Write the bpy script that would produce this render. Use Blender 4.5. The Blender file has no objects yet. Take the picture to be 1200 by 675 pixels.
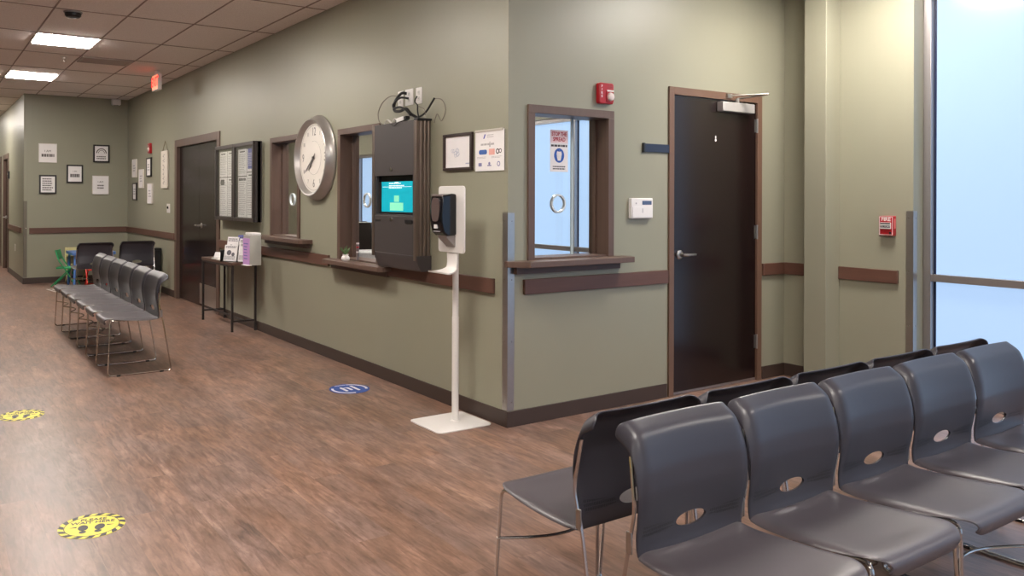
import bpy, bmesh, math, random
from mathutils import Vector, Matrix
random.seed(7)
S = bpy.context.scene
COL = S.collection
PI = math.pi
R = math.radians

# ------------------------------------------------------------------ camera
cam_d = bpy.data.cameras.new('camera')
cam = bpy.data.objects.new('camera', cam_d)
COL.objects.link(cam)
S.camera = cam
cam_d.sensor_width = 36.0
cam_d.lens = 36.0 * 939.0 / 1200.0
cam_d.shift_x = 100.0 / 1200.0
cam_d.shift_y = -105.5 / 1200.0
cam_d.clip_start = 0.05
YAW = R(32.491)
cam.matrix_world = (Matrix.Translation((0, 0, 1.4)) @ Matrix.Rotation(-YAW, 4, 'Z')
                    @ Matrix.Rotation(R(90), 4, 'X') @ Matrix.Rotation(0.0031, 4, 'Z'))
# ------------------------------------------------------------------ world, lights, exposure
W = bpy.data.worlds.new('world')
S.world = W
W.use_nodes = True
bg = W.node_tree.nodes['Background']
bg.inputs[0].default_value = (0.62, 0.78, 1.0, 1)
bg.inputs[1].default_value = 0.25
S.view_settings.view_transform = 'Standard'
S.view_settings.look = 'None'
S.view_settings.exposure = 0.0
S.view_settings.gamma = 1.0
S.view_settings.use_curve_mapping = False
TROFFER = 68.0       # radiance of the ceiling light panels
DAY = 0.95          # radiance of the frosted daylight panes

# ------------------------------------------------------------------ materials
MATS = {}
def srgb(r, g, b):
    f = lambda c: (c / 255 / 12.92) if c / 255 <= 0.04045 else ((c / 255 + 0.055) / 1.055) ** 2.4
    return (f(r), f(g), f(b), 1)

def mat(name, rgb, rough=0.5, metal=0.0, noise=0.06, scale=8.0, bump=0.0, bscale=200.0, emit=0.0, coat=0.0, spec=None):
    if name in MATS:
        return MATS[name]
    m = bpy.data.materials.new(name)
    m.use_nodes = True
    nt = m.node_tree
    b = nt.nodes['Principled BSDF']
    b.inputs['Roughness'].default_value = rough
    b.inputs['Metallic'].default_value = metal
    if spec is not None:
        b.inputs['Specular IOR Level'].default_value = spec
    if coat:
        b.inputs['Coat Weight'].default_value = coat
    c = srgb(*rgb)
    tc = nt.nodes.new('ShaderNodeTexCoord')
    if noise:
        n = nt.nodes.new('ShaderNodeTexNoise')
        n.inputs['Scale'].default_value = scale
        n.inputs['Detail'].default_value = 4
        nt.links.new(tc.outputs['Object'], n.inputs['Vector'])
        mix = nt.nodes.new('ShaderNodeMix')
        mix.data_type = 'RGBA'
        mix.inputs[6].default_value = tuple(x * (1 - noise) for x in c[:3]) + (1,)
        mix.inputs[7].default_value = tuple(min(1, x * (1 + noise)) for x in c[:3]) + (1,)
        nt.links.new(n.outputs['Fac'], mix.inputs[0])
        nt.links.new(mix.outputs[2], b.inputs['Base Color'])
    else:
        b.inputs['Base Color'].default_value = c
    if bump:
        n2 = nt.nodes.new('ShaderNodeTexNoise')
        n2.inputs['Scale'].default_value = bscale
        nt.links.new(tc.outputs['Object'], n2.inputs['Vector'])
        bp = nt.nodes.new('ShaderNodeBump')
        bp.inputs['Strength'].default_value = bump
        bp.inputs['Distance'].default_value = 0.002
        nt.links.new(n2.outputs['Fac'], bp.inputs['Height'])
        nt.links.new(bp.outputs[0], b.inputs['Normal'])
    if emit:
        b.inputs['Emission Color'].default_value = c
        b.inputs['Emission Strength'].default_value = emit
    MATS[name] = m
    return m

def wood_mat(name, rgb, rough=0.45, axis=0, amt=0.18):
    """brown laminate / stained wood with grain along the local axis"""
    m = bpy.data.materials.new(name); m.use_nodes = True
    nt = m.node_tree; b = nt.nodes['Principled BSDF']
    tc = nt.nodes.new('ShaderNodeTexCoord'); mp = nt.nodes.new('ShaderNodeMapping')
    sc = [40, 40, 40]; sc[axis] = 2.5
    mp.inputs['Scale'].default_value = sc
    nt.links.new(tc.outputs['Object'], mp.inputs[0])
    n = nt.nodes.new('ShaderNodeTexNoise'); n.inputs['Scale'].default_value = 1.0; n.inputs['Detail'].default_value = 6
    nt.links.new(mp.outputs[0], n.inputs['Vector'])
    c = srgb(*rgb)
    mix = nt.nodes.new('ShaderNodeMix'); mix.data_type = 'RGBA'
    mix.inputs[6].default_value = tuple(x * (1 - amt) for x in c[:3]) + (1,)
    mix.inputs[7].default_value = tuple(x * (1 + amt) for x in c[:3]) + (1,)
    nt.links.new(n.outputs['Fac'], mix.inputs[0]); nt.links.new(mix.outputs[2], b.inputs['Base Color'])
    b.inputs['Roughness'].default_value = rough
    MATS[name] = m
    return m

def glass_mat():
    m = bpy.data.materials.new('window_glass'); m.use_nodes = True
    nt = m.node_tree; nt.nodes.clear()
    o = nt.nodes.new('ShaderNodeOutputMaterial'); mx = nt.nodes.new('ShaderNodeMixShader')
    t = nt.nodes.new('ShaderNodeBsdfTransparent'); g = nt.nodes.new('ShaderNodeBsdfGlossy')
    g.inputs['Roughness'].default_value = 0.01
    t.inputs[0].default_value = (0.985, 0.995, 0.99, 1)
    lw = nt.nodes.new('ShaderNodeLayerWeight')
    pw = nt.nodes.new('ShaderNodeMath'); pw.operation = 'POWER'; pw.inputs[1].default_value = 4.0
    ml = nt.nodes.new('ShaderNodeMath'); ml.operation = 'MULTIPLY_ADD'; ml.inputs[1].default_value = 0.75; ml.inputs[2].default_value = 0.03
    nt.links.new(lw.outputs['Facing'], pw.inputs[0]); nt.links.new(pw.outputs[0], ml.inputs[0])
    nt.links.new(ml.outputs[0], mx.inputs[0]); nt.links.new(t.outputs[0], mx.inputs[1]); nt.links.new(g.outputs[0], mx.inputs[2])
    nt.links.new(mx.outputs[0], o.inputs[0])
    MATS['window_glass'] = m
    return m

def day_mat():
    """frosted pane glowing with the daylight behind it, with a glossy inner face"""
    m = bpy.data.materials.new('frosted_daylight_glass'); m.use_nodes = True
    nt = m.node_tree; b = nt.nodes['Principled BSDF']
    b.inputs['Base Color'].default_value = (0.10, 0.13, 0.16, 1)
    b.inputs['Roughness'].default_value = 0.22
    b.inputs['Emission Color'].default_value = (0.46, 0.665, 0.98, 1)
    b.inputs['Emission Strength'].default_value = DAY
    MATS['frosted_daylight_glass'] = m
    return m

def floor_mat():
    m = bpy.data.materials.new('vinyl_plank_floor'); m.use_nodes = True
    nt = m.node_tree; N = nt.nodes; L = nt.links
    b = N['Principled BSDF']
    tc = N.new('ShaderNodeTexCoord')
    mp = N.new('ShaderNodeMapping'); mp.inputs['Rotation'].default_value = (0, 0, R(90))
    L.new(tc.outputs['Object'], mp.inputs[0])
    br = N.new('ShaderNodeTexBrick')
    br.offset = 0.37; br.inputs['Scale'].default_value = 1.0
    br.inputs['Brick Width'].default_value = 1.22; br.inputs['Row Height'].default_value = 0.152
    br.inputs['Mortar Size'].default_value = 0.0008; br.inputs['Mortar Smooth'].default_value = 0.2
    br.inputs['Color1'].default_value = (0, 0, 0, 1); br.inputs['Color2'].default_value = (1, 1, 1, 1)
    br.inputs['Mortar'].default_value = (0.3, 0.3, 0.3, 1)
    L.new(mp.outputs[0], br.inputs['Vector'])
    # patchy weathered tone stretched along the planks, offset per plank
    add = N.new('ShaderNodeVectorMath'); add.operation = 'MULTIPLY_ADD'
    add.inputs[1].default_value = (7, 3, 5)
    L.new(br.outputs['Color'], add.inputs[0]); L.new(tc.outputs['Object'], add.inputs[2])
    m2 = N.new('ShaderNodeMapping'); m2.inputs['Scale'].default_value = (11, 3.2, 1)
    L.new(add.outputs[0], m2.inputs[0])
    n1 = N.new('ShaderNodeTexNoise'); n1.inputs['Scale'].default_value = 1.0; n1.inputs['Detail'].default_value = 8; n1.inputs['Roughness'].default_value = 0.68
    L.new(m2.outputs[0], n1.inputs['Vector'])
    m3 = N.new('ShaderNodeMapping'); m3.inputs['Scale'].default_value = (48, 6, 1)
    L.new(add.outputs[0], m3.inputs[0])
    n2 = N.new('ShaderNodeTexNoise'); n2.inputs['Scale'].default_value = 1.0; n2.inputs['Detail'].default_value = 5
    n2.inputs['Distortion'].default_value = 0.9
    L.new(m3.outputs[0], n2.inputs['Vector'])
    ramp = N.new('ShaderNodeValToRGB')
    e = ramp.color_ramp.elements
    e[0].position = 0.30; e[0].color = srgb(100, 79, 69)
    e[1].position = 0.72; e[1].color = srgb(166, 136, 119)
    k = e.new(0.45); k.color = srgb(122, 96, 82)
    k = e.new(0.58); k.color = srgb(140, 111, 97)
    L.new(n1.outputs['Fac'], ramp.inputs[0])
    r2 = N.new('ShaderNodeValToRGB')
    r2.color_ramp.elements[0].position = 0.34; r2.color_ramp.elements[0].color = (0.61, 0.58, 0.57, 1)
    r2.color_ramp.elements[1].position = 0.56; r2.color_ramp.elements[1].color = (1.06, 1.05, 1.05, 1)
    L.new(n2.outputs['Fac'], r2.inputs[0])
    mu = N.new('ShaderNodeMix'); mu.data_type = 'RGBA'; mu.blend_type = 'MULTIPLY'; mu.inputs[0].default_value = 0.8
    L.new(ramp.outputs[0], mu.inputs[6]); L.new(r2.outputs[0], mu.inputs[7])
    # warm and grey zones
    n3 = N.new('ShaderNodeTexNoise'); n3.inputs['Scale'].default_value = 1.7; n3.inputs['Detail'].default_value = 3
    L.new(add.outputs[0], n3.inputs['Vector'])
    r3 = N.new('ShaderNodeValToRGB')
    r3.color_ramp.elements[0].position = 0.38; r3.color_ramp.elements[0].color = (0.93, 0.97, 1.04, 1)
    r3.color_ramp.elements[1].position = 0.62; r3.color_ramp.elements[1].color = (1.06, 0.99, 0.92, 1)
    L.new(n3.outputs['Fac'], r3.inputs[0])
    mh = N.new('ShaderNodeMix'); mh.data_type = 'RGBA'; mh.blend_type = 'MULTIPLY'; mh.inputs[0].default_value = 1.0
    L.new(mu.outputs[2], mh.inputs[6]); L.new(r3.outputs[0], mh.inputs[7])
    mu = mh
    # tone of each plank
    pr = N.new('ShaderNodeMapRange'); pr.inputs['To Min'].default_value = 0.88; pr.inputs['To Max'].default_value = 1.10
    L.new(br.outputs['Color'], pr.inputs[0])
    mv = N.new('ShaderNodeVectorMath'); mv.operation = 'SCALE'
    L.new(mu.outputs[2], mv.inputs[0]); L.new(pr.outputs[0], mv.inputs['Scale'])
    L.new(mv.outputs[0], b.inputs['Base Color'])
    rr = N.new('ShaderNodeMapRange'); rr.inputs['To Min'].default_value = 0.27; rr.inputs['To Max'].default_value = 0.42
    L.new(n1.outputs['Fac'], rr.inputs[0]); L.new(rr.outputs[0], b.inputs['Roughness'])
    bp = N.new('ShaderNodeBump'); bp.inputs['Strength'].default_value = 0.25; bp.inputs['Distance'].default_value = 0.0015
    ad = N.new('ShaderNodeMath'); ad.operation = 'SUBTRACT'
    L.new(n2.outputs['Fac'], ad.inputs[0]); L.new(br.outputs['Fac'], ad.inputs[1])
    L.new(ad.outputs[0], bp.inputs['Height']); L.new(bp.outputs[0], b.inputs['Normal'])
    MATS['floor'] = m
    return m

def ceiling_mat():
    m = bpy.data.materials.new('acoustic_ceiling_tile'); m.use_nodes = True
    nt = m.node_tree; N = nt.nodes; L = nt.links
    b = N['Principled BSDF']; b.inputs['Roughness'].default_value = 0.9
    tc = N.new('ShaderNodeTexCoord')
    n = N.new('ShaderNodeTexNoise'); n.inputs['Scale'].default_value = 120; n.inputs['Detail'].default_value = 3
    L.new(tc.outputs['Object'], n.inputs['Vector'])
    r = N.new('ShaderNodeValToRGB')
    r.color_ramp.elements[0].position = 0.3; r.color_ramp.elements[0].color = srgb(222, 212, 208)
    r.color_ramp.elements[1].position = 0.55; r.color_ramp.elements[1].color = srgb(240, 232, 228)
    L.new(n.outputs['Fac'], r.inputs[0]); L.new(r.outputs[0], b.inputs['Base Color'])
    bp = N.new('ShaderNodeBump'); bp.inputs['Strength'].default_value = 0.3; bp.inputs['Distance'].default_value = 0.002
    L.new(n.outputs['Fac'], bp.inputs['Height']); L.new(bp.outputs[0], b.inputs['Normal'])
    MATS['ceiling'] = m
    return m

def chair_back_mat():
    """dark polypropylene, colour lowered for the shade on upright backs; the lumbar band beside the hand hole is finely slotted"""
    m = bpy.data.materials.new('chair_back_shaded_plastic'); m.use_nodes = True
    nt = m.node_tree; N = nt.nodes; L = nt.links
    b = N['Principled BSDF']; b.inputs['Roughness'].default_value = 0.36
    tc = N.new('ShaderNodeTexCoord'); sx = N.new('ShaderNodeSeparateXYZ'); L.new(tc.outputs['Object'], sx.inputs[0])
    def M(op, a, bb=None, c=None):
        n = N.new('ShaderNodeMath'); n.operation = op
        for i, v in enumerate((a, bb, c)):
            if v is None: continue
            if isinstance(v, (int, float)): n.inputs[i].default_value = v
            else: L.new(v, n.inputs[i])
        return n.outputs[0]
    ax = M('ABSOLUTE', sx.outputs[0])
    # the band widens towards the outer edge
    half = M('MULTIPLY_ADD', ax, 0.085, 0.002)
    dz = M('ABSOLUTE', M('SUBTRACT', sx.outputs[2], 0.492))
    inz = M('LESS_THAN', dz, half)
    inx = M('MULTIPLY', M('GREATER_THAN', ax, 0.078), M('LESS_THAN', ax, 0.205))
    st = M('GREATER_THAN', M('SINE', M('MULTIPLY', sx.outputs[0], 2 * PI / 0.0062)), 0.0)
    rows = M('GREATER_THAN', M('SINE', M('MULTIPLY', sx.outputs[2], 2 * PI / 0.012)), -0.6)
    f = M('MULTIPLY', M('MULTIPLY', inz, inx), M('MULTIPLY', st, rows))
    mix = N.new('ShaderNodeMix'); mix.data_type = 'RGBA'
    mix.inputs[6].default_value = srgb(56, 54, 61); mix.inputs[7].default_value = srgb(12, 12, 13)  # shell plastic, darkened in colour for the shaded upright face
    L.new(f, mix.inputs[0]); L.new(mix.outputs[2], b.inputs['Base Color'])
    bp = N.new('ShaderNodeBump'); bp.invert = True; bp.inputs['Strength'].default_value = 0.8; bp.inputs['Distance'].default_value = 0.002
    n = N.new('ShaderNodeTexNoise'); n.inputs['Scale'].default_value = 600; L.new(tc.outputs['Object'], n.inputs['Vector'])
    L.new(M('MULTIPLY_ADD', n.outputs['Fac'], 0.06, f), bp.inputs['Height']); L.new(bp.outputs[0], b.inputs['Normal'])
    MATS['chair_back'] = m
    return m

WALL = mat('sage_wall_paint', (145, 143, 125), 0.40, noise=0.03, scale=3, bump=0.10, bscale=350)
FLOOR = floor_mat(); CEIL = ceiling_mat(); GLASS = glass_mat(); DAYM = day_mat(); BACK = chair_back_mat()
PLASTIC = mat('chair_seat_lit_plastic', (76, 70, 74), 0.38, noise=0.03, bump=0.05, bscale=600)  # same shell plastic, colour lightened for the ceiling light seats catch
CHROME = mat('chrome_rod', (205, 200, 195), 0.16, 1.0, noise=0.02)
STEEL = mat('brushed_steel', (178, 174, 170), 0.32, 1.0, noise=0.08, scale=30)
ALU = mat('aluminium_frame', (165, 160, 160), 0.38, 0.85, noise=0.05)
TRIMW = wood_mat('brown_window_trim', (96, 75, 65), 0.42, axis=1)
RAILW = wood_mat('brown_rail_laminate', (94, 64, 53), 0.42, axis=0)
FRAMEB = mat('brown_door_frame_paint', (106, 80, 65), 0.4, noise=0.05)
DOORM = mat('espresso_door', (27, 16, 16), 0.20, noise=0.12, scale=3)
BASEB = mat('dark_rubber_base', (62, 48, 42), 0.5, noise=0.05)
BLACK = mat('black_plastic', (26, 25, 27), 0.35, noise=0.05)
GBLACK = mat('gloss_black', (12, 12, 18), 0.10, noise=0.02)
DGREY = mat('charcoal_powder_coat', (66, 60, 60), 0.42, noise=0.04)
WHITEP = mat('white_plastic', (226, 222, 220), 0.35, noise=0.02)
WHITEM = mat('white_powder_coat', (222, 218, 214), 0.4, noise=0.02)
PAPER = mat('white_paper', (232, 228, 228), 0.7, noise=0.03, scale=20)
INK = mat('dark_ink', (70, 66, 70), 0.7, noise=0.05)
INKL = mat('grey_ink', (178, 174, 176), 0.7, noise=0.05)
RED = mat('alarm_red', (168, 18, 30), 0.3, noise=0.05)
NAVY = mat('navy_plaque', (36, 44, 64), 0.35, noise=0.05)

# ------------------------------------------------------------------ mesh helpers
class MB:
    def __init__(s):
        s.v = []; s.f = []
    def box(s, x0, x1, y0, y1, z0, z1):
        n = len(s.v)
        s.v += [(x0, y0, z0), (x1, y0, z0), (x1, y1, z0), (x0, y1, z0), (x0, y0, z1), (x1, y0, z1), (x1, y1, z1), (x0, y1, z1)]
        s.f += [tuple(n + i for i in q) for q in ((0, 3, 2, 1), (4, 5, 6, 7), (0, 1, 5, 4), (1, 2, 6, 5), (2, 3, 7, 6), (3, 0, 4, 7))]
        return s
    def prism(s, poly, z0, z1, axis=2):
        """poly in the two other axes (cyclic order), extruded along axis"""
        n = len(s.v); k = len(poly)
        def P(a, b, c):
            return {2: (a, b, c), 0: (c, a, b), 1: (b, c, a)}[axis]
        s.v += [P(a, b, z0) for a, b in poly] + [P(a, b, z1) for a, b in poly]
        s.f += [tuple(n + i for i in reversed(range(k))), tuple(n + k + i for i in range(k))]
        s.f += [(n + i, n + (i + 1) % k, n + k + (i + 1) % k, n + k + i) for i in range(k)]
        return s
    def tube(s, pts, r, n=8, closed=False, rr=None):
        pts = [Vector(p) for p in pts]; m = len(pts); base = len(s.v)
        up = None
        for i, p in enumerate(pts):
            if closed: t = (pts[(i + 1) % m] - pts[i - 1])
            else: t = (pts[min(i + 1, m - 1)] - pts[max(i - 1, 0)])
            t.normalize()
            if up is None:
                a = Vector((0, 0, 1)) if abs(t.z) < 0.9 else Vector((1, 0, 0))
                up = (a - t * a.dot(t)).normalized()
            else:
                up = (up - t * up.dot(t)).normalized()
            w = t.cross(up); q = rr[i] if rr else r
            for j in range(n):
                a = 2 * PI * j / n
                s.v.append(tuple(p + (up * math.cos(a) + w * math.sin(a)) * q))
        for i in range(m if closed else m - 1):
            for j in range(n):
                a = base + i * n + j; b = base + i * n + (j + 1) % n
                i2 = (i + 1) % m
                s.f.append((a, b, base + i2 * n + (j + 1) % n, base + i2 * n + j))
        if not closed:
            s.f.append(tuple(base + j for j in reversed(range(n))))
            s.f.append(tuple(base + (m - 1) * n + j for j in range(n)))
        return s
    def cyl(s, p0, p1, r, n=20):
        return s.tube([p0, p1], r, n)
    def lathe(s, prof, c=(0, 0, 0), n=32):
        """prof: (radius, z) pairs turned about local z"""
        base = len(s.v); m = len(prof)
        for (r, z) in prof:
            for j in range(n):
                a = 2 * PI * j / n
                s.v.append((c[0] + r * math.cos(a), c[1] + r * math.sin(a), c[2] + z))
        for i in range(m - 1):
            for j in range(n):
                a = base + i * n + j; b = base + i * n + (j + 1) % n
                s.f.append((a, b, b + n, a + n))
        s.f.append(tuple(base + j for j in reversed(range(n))))
        s.f.append(tuple(base + (m - 1) * n + j for j in range(n)))
        return s
    def ring(s, cx, cy, r0, r1, z0, z1, n=40, sy=1.0, a0=0.0, a1=2 * PI):
        """flat annulus (or a segment of one) with thickness"""
        full = abs(a1 - a0 - 2 * PI) < 1e-6
        base = len(s.v); m = n if full else n + 1
        for j in range(m):
            a = a0 + (a1 - a0) * j / n
            ca, sa = math.cos(a), math.sin(a) * sy
            for (r, z) in ((r0, z0), (r1, z0), (r1, z1), (r0, z1)):
                s.v.append((cx + r * ca, cy + r * sa, z))
        for j in range(n):
            a = base + 4 * j; b = base + 4 * ((j + 1) % m)
            for q in range(4):
                s.f.append((a + q, a + (q + 1) % 4, b + (q + 1) % 4, b + q))
        if not full:
            s.f.append((base, base + 3, base + 2, base + 1)); e = base + 4 * (m - 1)
            s.f.append((e, e + 1, e + 2, e + 3))
        return s
    def disc(s, cx, cy, rx, ry, z0, z1, n=32, rot=0):
        c, q = math.cos(rot), math.sin(rot)
        poly = []
        for j in range(n):
            a = 2 * PI * j / n; x = rx * math.cos(a); y = ry * math.sin(a)
            poly.append((cx + x * c - y * q, cy + x * q + y * c))
        return s.prism(poly, z0, z1)
    def rbox(s, x0, x1, y0, y1, r, z0, z1, k=5):
        """box with rounded corners in plan"""
        poly = []
        for (cx, cy, a) in ((x1 - r, y1 - r, 0), (x0 + r, y1 - r, 90), (x0 + r, y0 + r, 180), (x1 - r, y0 + r, 270)):
            for i in range(k + 1):
                t = R(a + 90 * i / k)
                poly.append((cx + r * math.cos(t), cy + r * math.sin(t)))
        return s.prism(poly, z0, z1)
    def add(s, verts, faces):
        n = len(s.v); s.v += [tuple(v) for v in verts]; s.f += [tuple(n + i for i in f) for f in faces]
        return s
    def text(s, body, cx, cy, size, z0=0.0, thick=0.0006, align='CENTER', bold=0.0, sx=1.0):
        cu = bpy.data.curves.new('lettering_curve', 'FONT')
        cu.body = body; cu.size = size; cu.align_x = align; cu.align_y = 'CENTER'
        cu.extrude = thick / 2; cu.offset = bold; cu.resolution_u = 3
        ob = bpy.data.objects.new('lettering_curve', cu)
        COL.objects.link(ob)
        bpy.context.view_layer.update()
        dg = bpy.context.evaluated_depsgraph_get()
        me = bpy.data.meshes.new_from_object(ob.evaluated_get(dg))
        s.add([(cx + v.co.x * sx, cy + v.co.y, z0 + thick / 2 + v.co.z) for v in me.vertices], [tuple(p.vertices) for p in me.polygons])
        bpy.data.objects.remove(ob); bpy.data.curves.remove(cu); bpy.data.meshes.remove(me)
        return s
    def lines(s, x0, x1, y0, y1, rows, z0, h=0.35, rag=0.3, t=0.0004):
        """rows of small print, too small to read"""
        dy = (y1 - y0) / rows
        for i in range(rows):
            y = y1 - dy * (i + 0.5)
            x = x0; end = x1 - (x1 - x0) * random.random() * rag
            while x < end:
                w = (x1 - x0) * random.uniform(0.06, 0.2)
                s.box(x, min(x + w, end), y - dy * h / 2, y + dy * h / 2, z0, z0 + t)
                x += w + (x1 - x0) * 0.03
        return s
    def mesh(s, name):
        me = bpy.data.meshes.new(name)
        me.from_pydata(s.v, [], s.f)
        bm = bmesh.new(); bm.from_mesh(me)
        bmesh.ops.recalc_face_normals(bm, faces=bm.faces)
        for f in bm.faces: f.smooth = True
        for e in bm.edges:
            if len(e.link_faces) != 2 or e.calc_face_angle(3.2) > R(32): e.smooth = False
        bm.to_mesh(me); bm.free()
        return me

def bevel(o, w, seg=2):
    b = o.modifiers.new('bevel', 'BEVEL'); b.width = w; b.segments = seg; b.limit_method = 'ANGLE'; b.angle_limit = R(40)
    b.harden_normals = False
    return o

def T(x, y, z, rz=0.0):
    return Matrix.Translation((x, y, z)) @ Matrix.Rotation(rz, 4, 'Z')
# wall-mounted frames: local x = right along the wall, y = up, z = out of the wall
def on_front(X, Z, Y=3.86):      # wall facing the camera (-Y)
    return Matrix(((1, 0, 0, X), (0, 0, -1, Y), (0, 1, 0, Z), (0, 0, 0, 1)))
def on_long(Y, Z, X=3.047):      # wall facing -X
    return Matrix(((0, 0, -1, X), (-1, 0, 0, Y), (0, 1, 0, Z), (0, 0, 0, 1)))

def tag(o, label=None, cat=None, group=None, kind=None):
    if label: o['label'] = label
    if cat: o['category'] = cat
    if group: o['group'] = group
    if kind: o['kind'] = kind
    return o
def thing(name, M, label, cat, group=None):
    o = bpy.data.objects.new(name, None); COL.objects.link(o)
    o.empty_display_size = 0.1; o.matrix_world = M
    return tag(o, label, cat, group)
def part(name, mb, m, parent, label=None, bev=0, M=None):
    me = mb if isinstance(mb, bpy.types.Mesh) else mb.mesh(name)
    if not me.materials: me.materials.append(m)
    o = bpy.data.objects.new(name, me); COL.objects.link(o)
    o.parent = parent
    if M is not None: o.matrix_basis = M
    if label: o['label'] = label
    if bev: bevel(o, bev)
    return o
def solo(name, mb, m, M, label, cat, group=None, bev=0):
    me = mb.mesh(name); me.materials.append(m)
    o = bpy.data.objects.new(name, me); COL.objects.link(o); o.matrix_world = M
    if bev: bevel(o, bev)
    return tag(o, label, cat, group)
def struct(name, mb, m, M=Matrix(), bev=0, parent=None):
    me = mb.mesh(name); me.materials.append(m)
    o = bpy.data.objects.new(name, me); COL.objects.link(o)
    if parent is None:
        o.matrix_world = M; o['kind'] = 'structure'
    else:
        o.parent = parent; o.matrix_basis = M
    if bev: bevel(o, bev)
    return o
def struct_root(name, M):
    o = bpy.data.objects.new(name, None); COL.objects.link(o); o.matrix_world = M; o['kind'] = 'structure'; o.empty_display_size = 0.1
    return o
def copy_thing(src, M, label=None, group=None):
    r = src.copy(); COL.objects.link(r); r.matrix_world = M
    if label: r['label'] = label
    if group: r['group'] = group
    for ch in KIDS[src.name]:
        c = ch.copy(); COL.objects.link(c); c.parent = r
        c.matrix_basis = ch.matrix_basis
        for g in KIDS.get(ch.name, []):
            d = g.copy(); COL.objects.link(d); d.parent = c; d.matrix_basis = g.matrix_basis
    return r
KIDS = {}
def remember(root):
    KIDS[root.name] = list(root.children)
    for c in root.children: KIDS[c.name] = list(c.children)

# ================================================================== THE SETTING
XL, YF, XR, YB, H = 3.047, 3.86, 5.84, 14.30, 3.05
XW, XH = 5.95, 1.45           # storefront plane, hallway corner
WX0, WY0, YE = -2.6, -4.8, 23.0
TH = 0.12
struct('floor', MB().box(WX0, XW + 0.2, WY0, YE, -0.1, 0.0), FLOOR)
struct('ceiling', MB().box(WX0, XW + 0.2, WY0, YE, H + 0.006, H + 0.1), CEIL)

# ceiling tiles on a grid (0.61 x 1.22) with thin T-bars; one mesh
gx0, gy0 = 1.015, 8.88
tiles = MB(); bars = MB()
LIGHTS = []
for i in range(-9, 9):
    for j in range(-12, 12):
        x = gx0 + 0.61 * i; y = gy0 + 1.22 * j
        if x + 0.61 < WX0 or x > XW or y + 1.22 < WY0 or y > YE: continue
TROFF = [(gx0, y) for y in (8.88, 11.81, 5.95, 3.02, 0.09, -2.84)] + [(gx0 - 2.93, y) for y in (-2.84,)] \
      + [(4.80, 2.45), (4.80, -1.0)]
VENT = (1.63, 10.10)
def hole(x, y):
    for (a, b) in TROFF:
        if abs(a - x) < 0.02 and -0.02 <= b - y < 1.2: return True
bars_x = [gx0 + 0.61 * i for i in range(-9, 9) if WX0 < gx0 + 0.61 * i < XW]
for x in bars_x: bars.box(x - 0.006, x + 0.006, WY0, YE, H, H + 0.007)
for j in range(-12, 12):
    y = gy0 + 1.22 * j
    if WY0 < y < YE: bars.box(WX0, XW, y - 0.005, y + 0.005, H + 0.001, H + 0.007)
struct('trim_1', bars, mat('ceiling_grid_paint', (150, 132, 124), 0.6, noise=0.03))
del tiles

# walls with openings --------------------------------------------------
def wall_with_holes(name, kind, span, holes, pos, thick, z1=H + 0.03):
    """kind 'X' : wall plane at X=pos, runs along Y; 'Y': plane at Y=pos, runs along X"""
    mb = MB()
    cuts = sorted(set([span[0], span[1]] + [h[0] for h in holes] + [h[1] for h in holes]))
    for a, b in zip(cuts, cuts[1:]):
        hs = [h for h in holes if h[0] <= a and b <= h[1]]
        segs = [(0, z1)] if not hs else [(0, hs[0][2]), (hs[0][3], z1)]
        for (p, q) in segs:
            if q - p < 1e-4: continue
            if kind == 'X': mb.box(pos, pos + thick, a, b, p, q)
            else: mb.box(a, b, pos, pos + thick, p, q)
    return struct(name, mb, WALL)
W1 = (3.235, 3.895, 1.015, 1.945)          # front reception window (X range)
D1 = (4.51, 5.50, 0.0, 2.165)              # front door
W2 = (7.03, 7.695, 1.015, 1.965)           # long wall windows (Y range)
W3 = (5.485, 6.145, 0.88, 1.945)
D2 = (9.40, 11.25, 0.0, 2.13)
wall_with_holes('wall_front', 'Y', (XL, XW + 0.2), [W1, D1], YF, TH)
wall_with_holes('wall_long', 'X', (YF + TH, YB), [W3, W2, D2], XL, TH)
struct('wall_back', MB().box(XH, XW + 0.2, YB, YB + TH, 0, H + 0.03), WALL)
wall_with_holes('wall_hall', 'X', (YB + TH, YE), [(16.78, 17.72, 0, 2.15), (18.3, 19.24, 0, 2.15)], XH, TH)
struct('wall_hall_left', MB().box(-0.75, -0.63, YB, YE, 0, H + 0.03), WALL)
struct('wall_hall_end', MB().box(-0.75, XH, YE, YE + TH, 0, H + 0.03), WALL)
struct('wall_back_left', MB().box(WX0, -0.63, YB, YB + TH, 0, H + 0.03), WALL)
struct('wall_left', MB().box(WX0 - TH, WX0, WY0, YB + TH, 0, H + 0.03), WALL)
struct('wall_rear', MB().box(WX0, -2.0, WY0 - TH, WY0, 0, H + 0.03).box(4.0, XW + 0.2, WY0 - TH, WY0, 0, H + 0.03).box(-2.0, 4.0, WY0 - TH, WY0, 2.5, H + 0.03), WALL)
struct('wall_right', MB().box(XR, XW + 0.2, 2.878, YF, 0, H + 0.03), WALL)
struct('wall_column', MB().box(5.66, XR, 3.404, 3.578, 0, H + 0.03), WALL, bev=0.004)
struct('wall_storefront_head', MB().box(XW, XW + 0.2, WY0, 2.878, 2.86, H + 0.03), WALL)
# office side of the exterior wall
OW = MB()
OW.box(XW, XW + 0.2, YF + TH, 4.15, 0, H + 0.03); OW.box(XW, XW + 0.2, 8.65, 9.0, 0, H + 0.03); OW.box(XW, XW + 0.2, 12.2, YB, 0, H + 0.03)
OW.box(XW, XW + 0.2, 4.15, 8.65, 2.29, H + 0.03); OW.box(XW, XW + 0.2, 9.0, 12.2, 2.08, H + 0.03)
struct('wall_office', OW, WALL)

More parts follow.
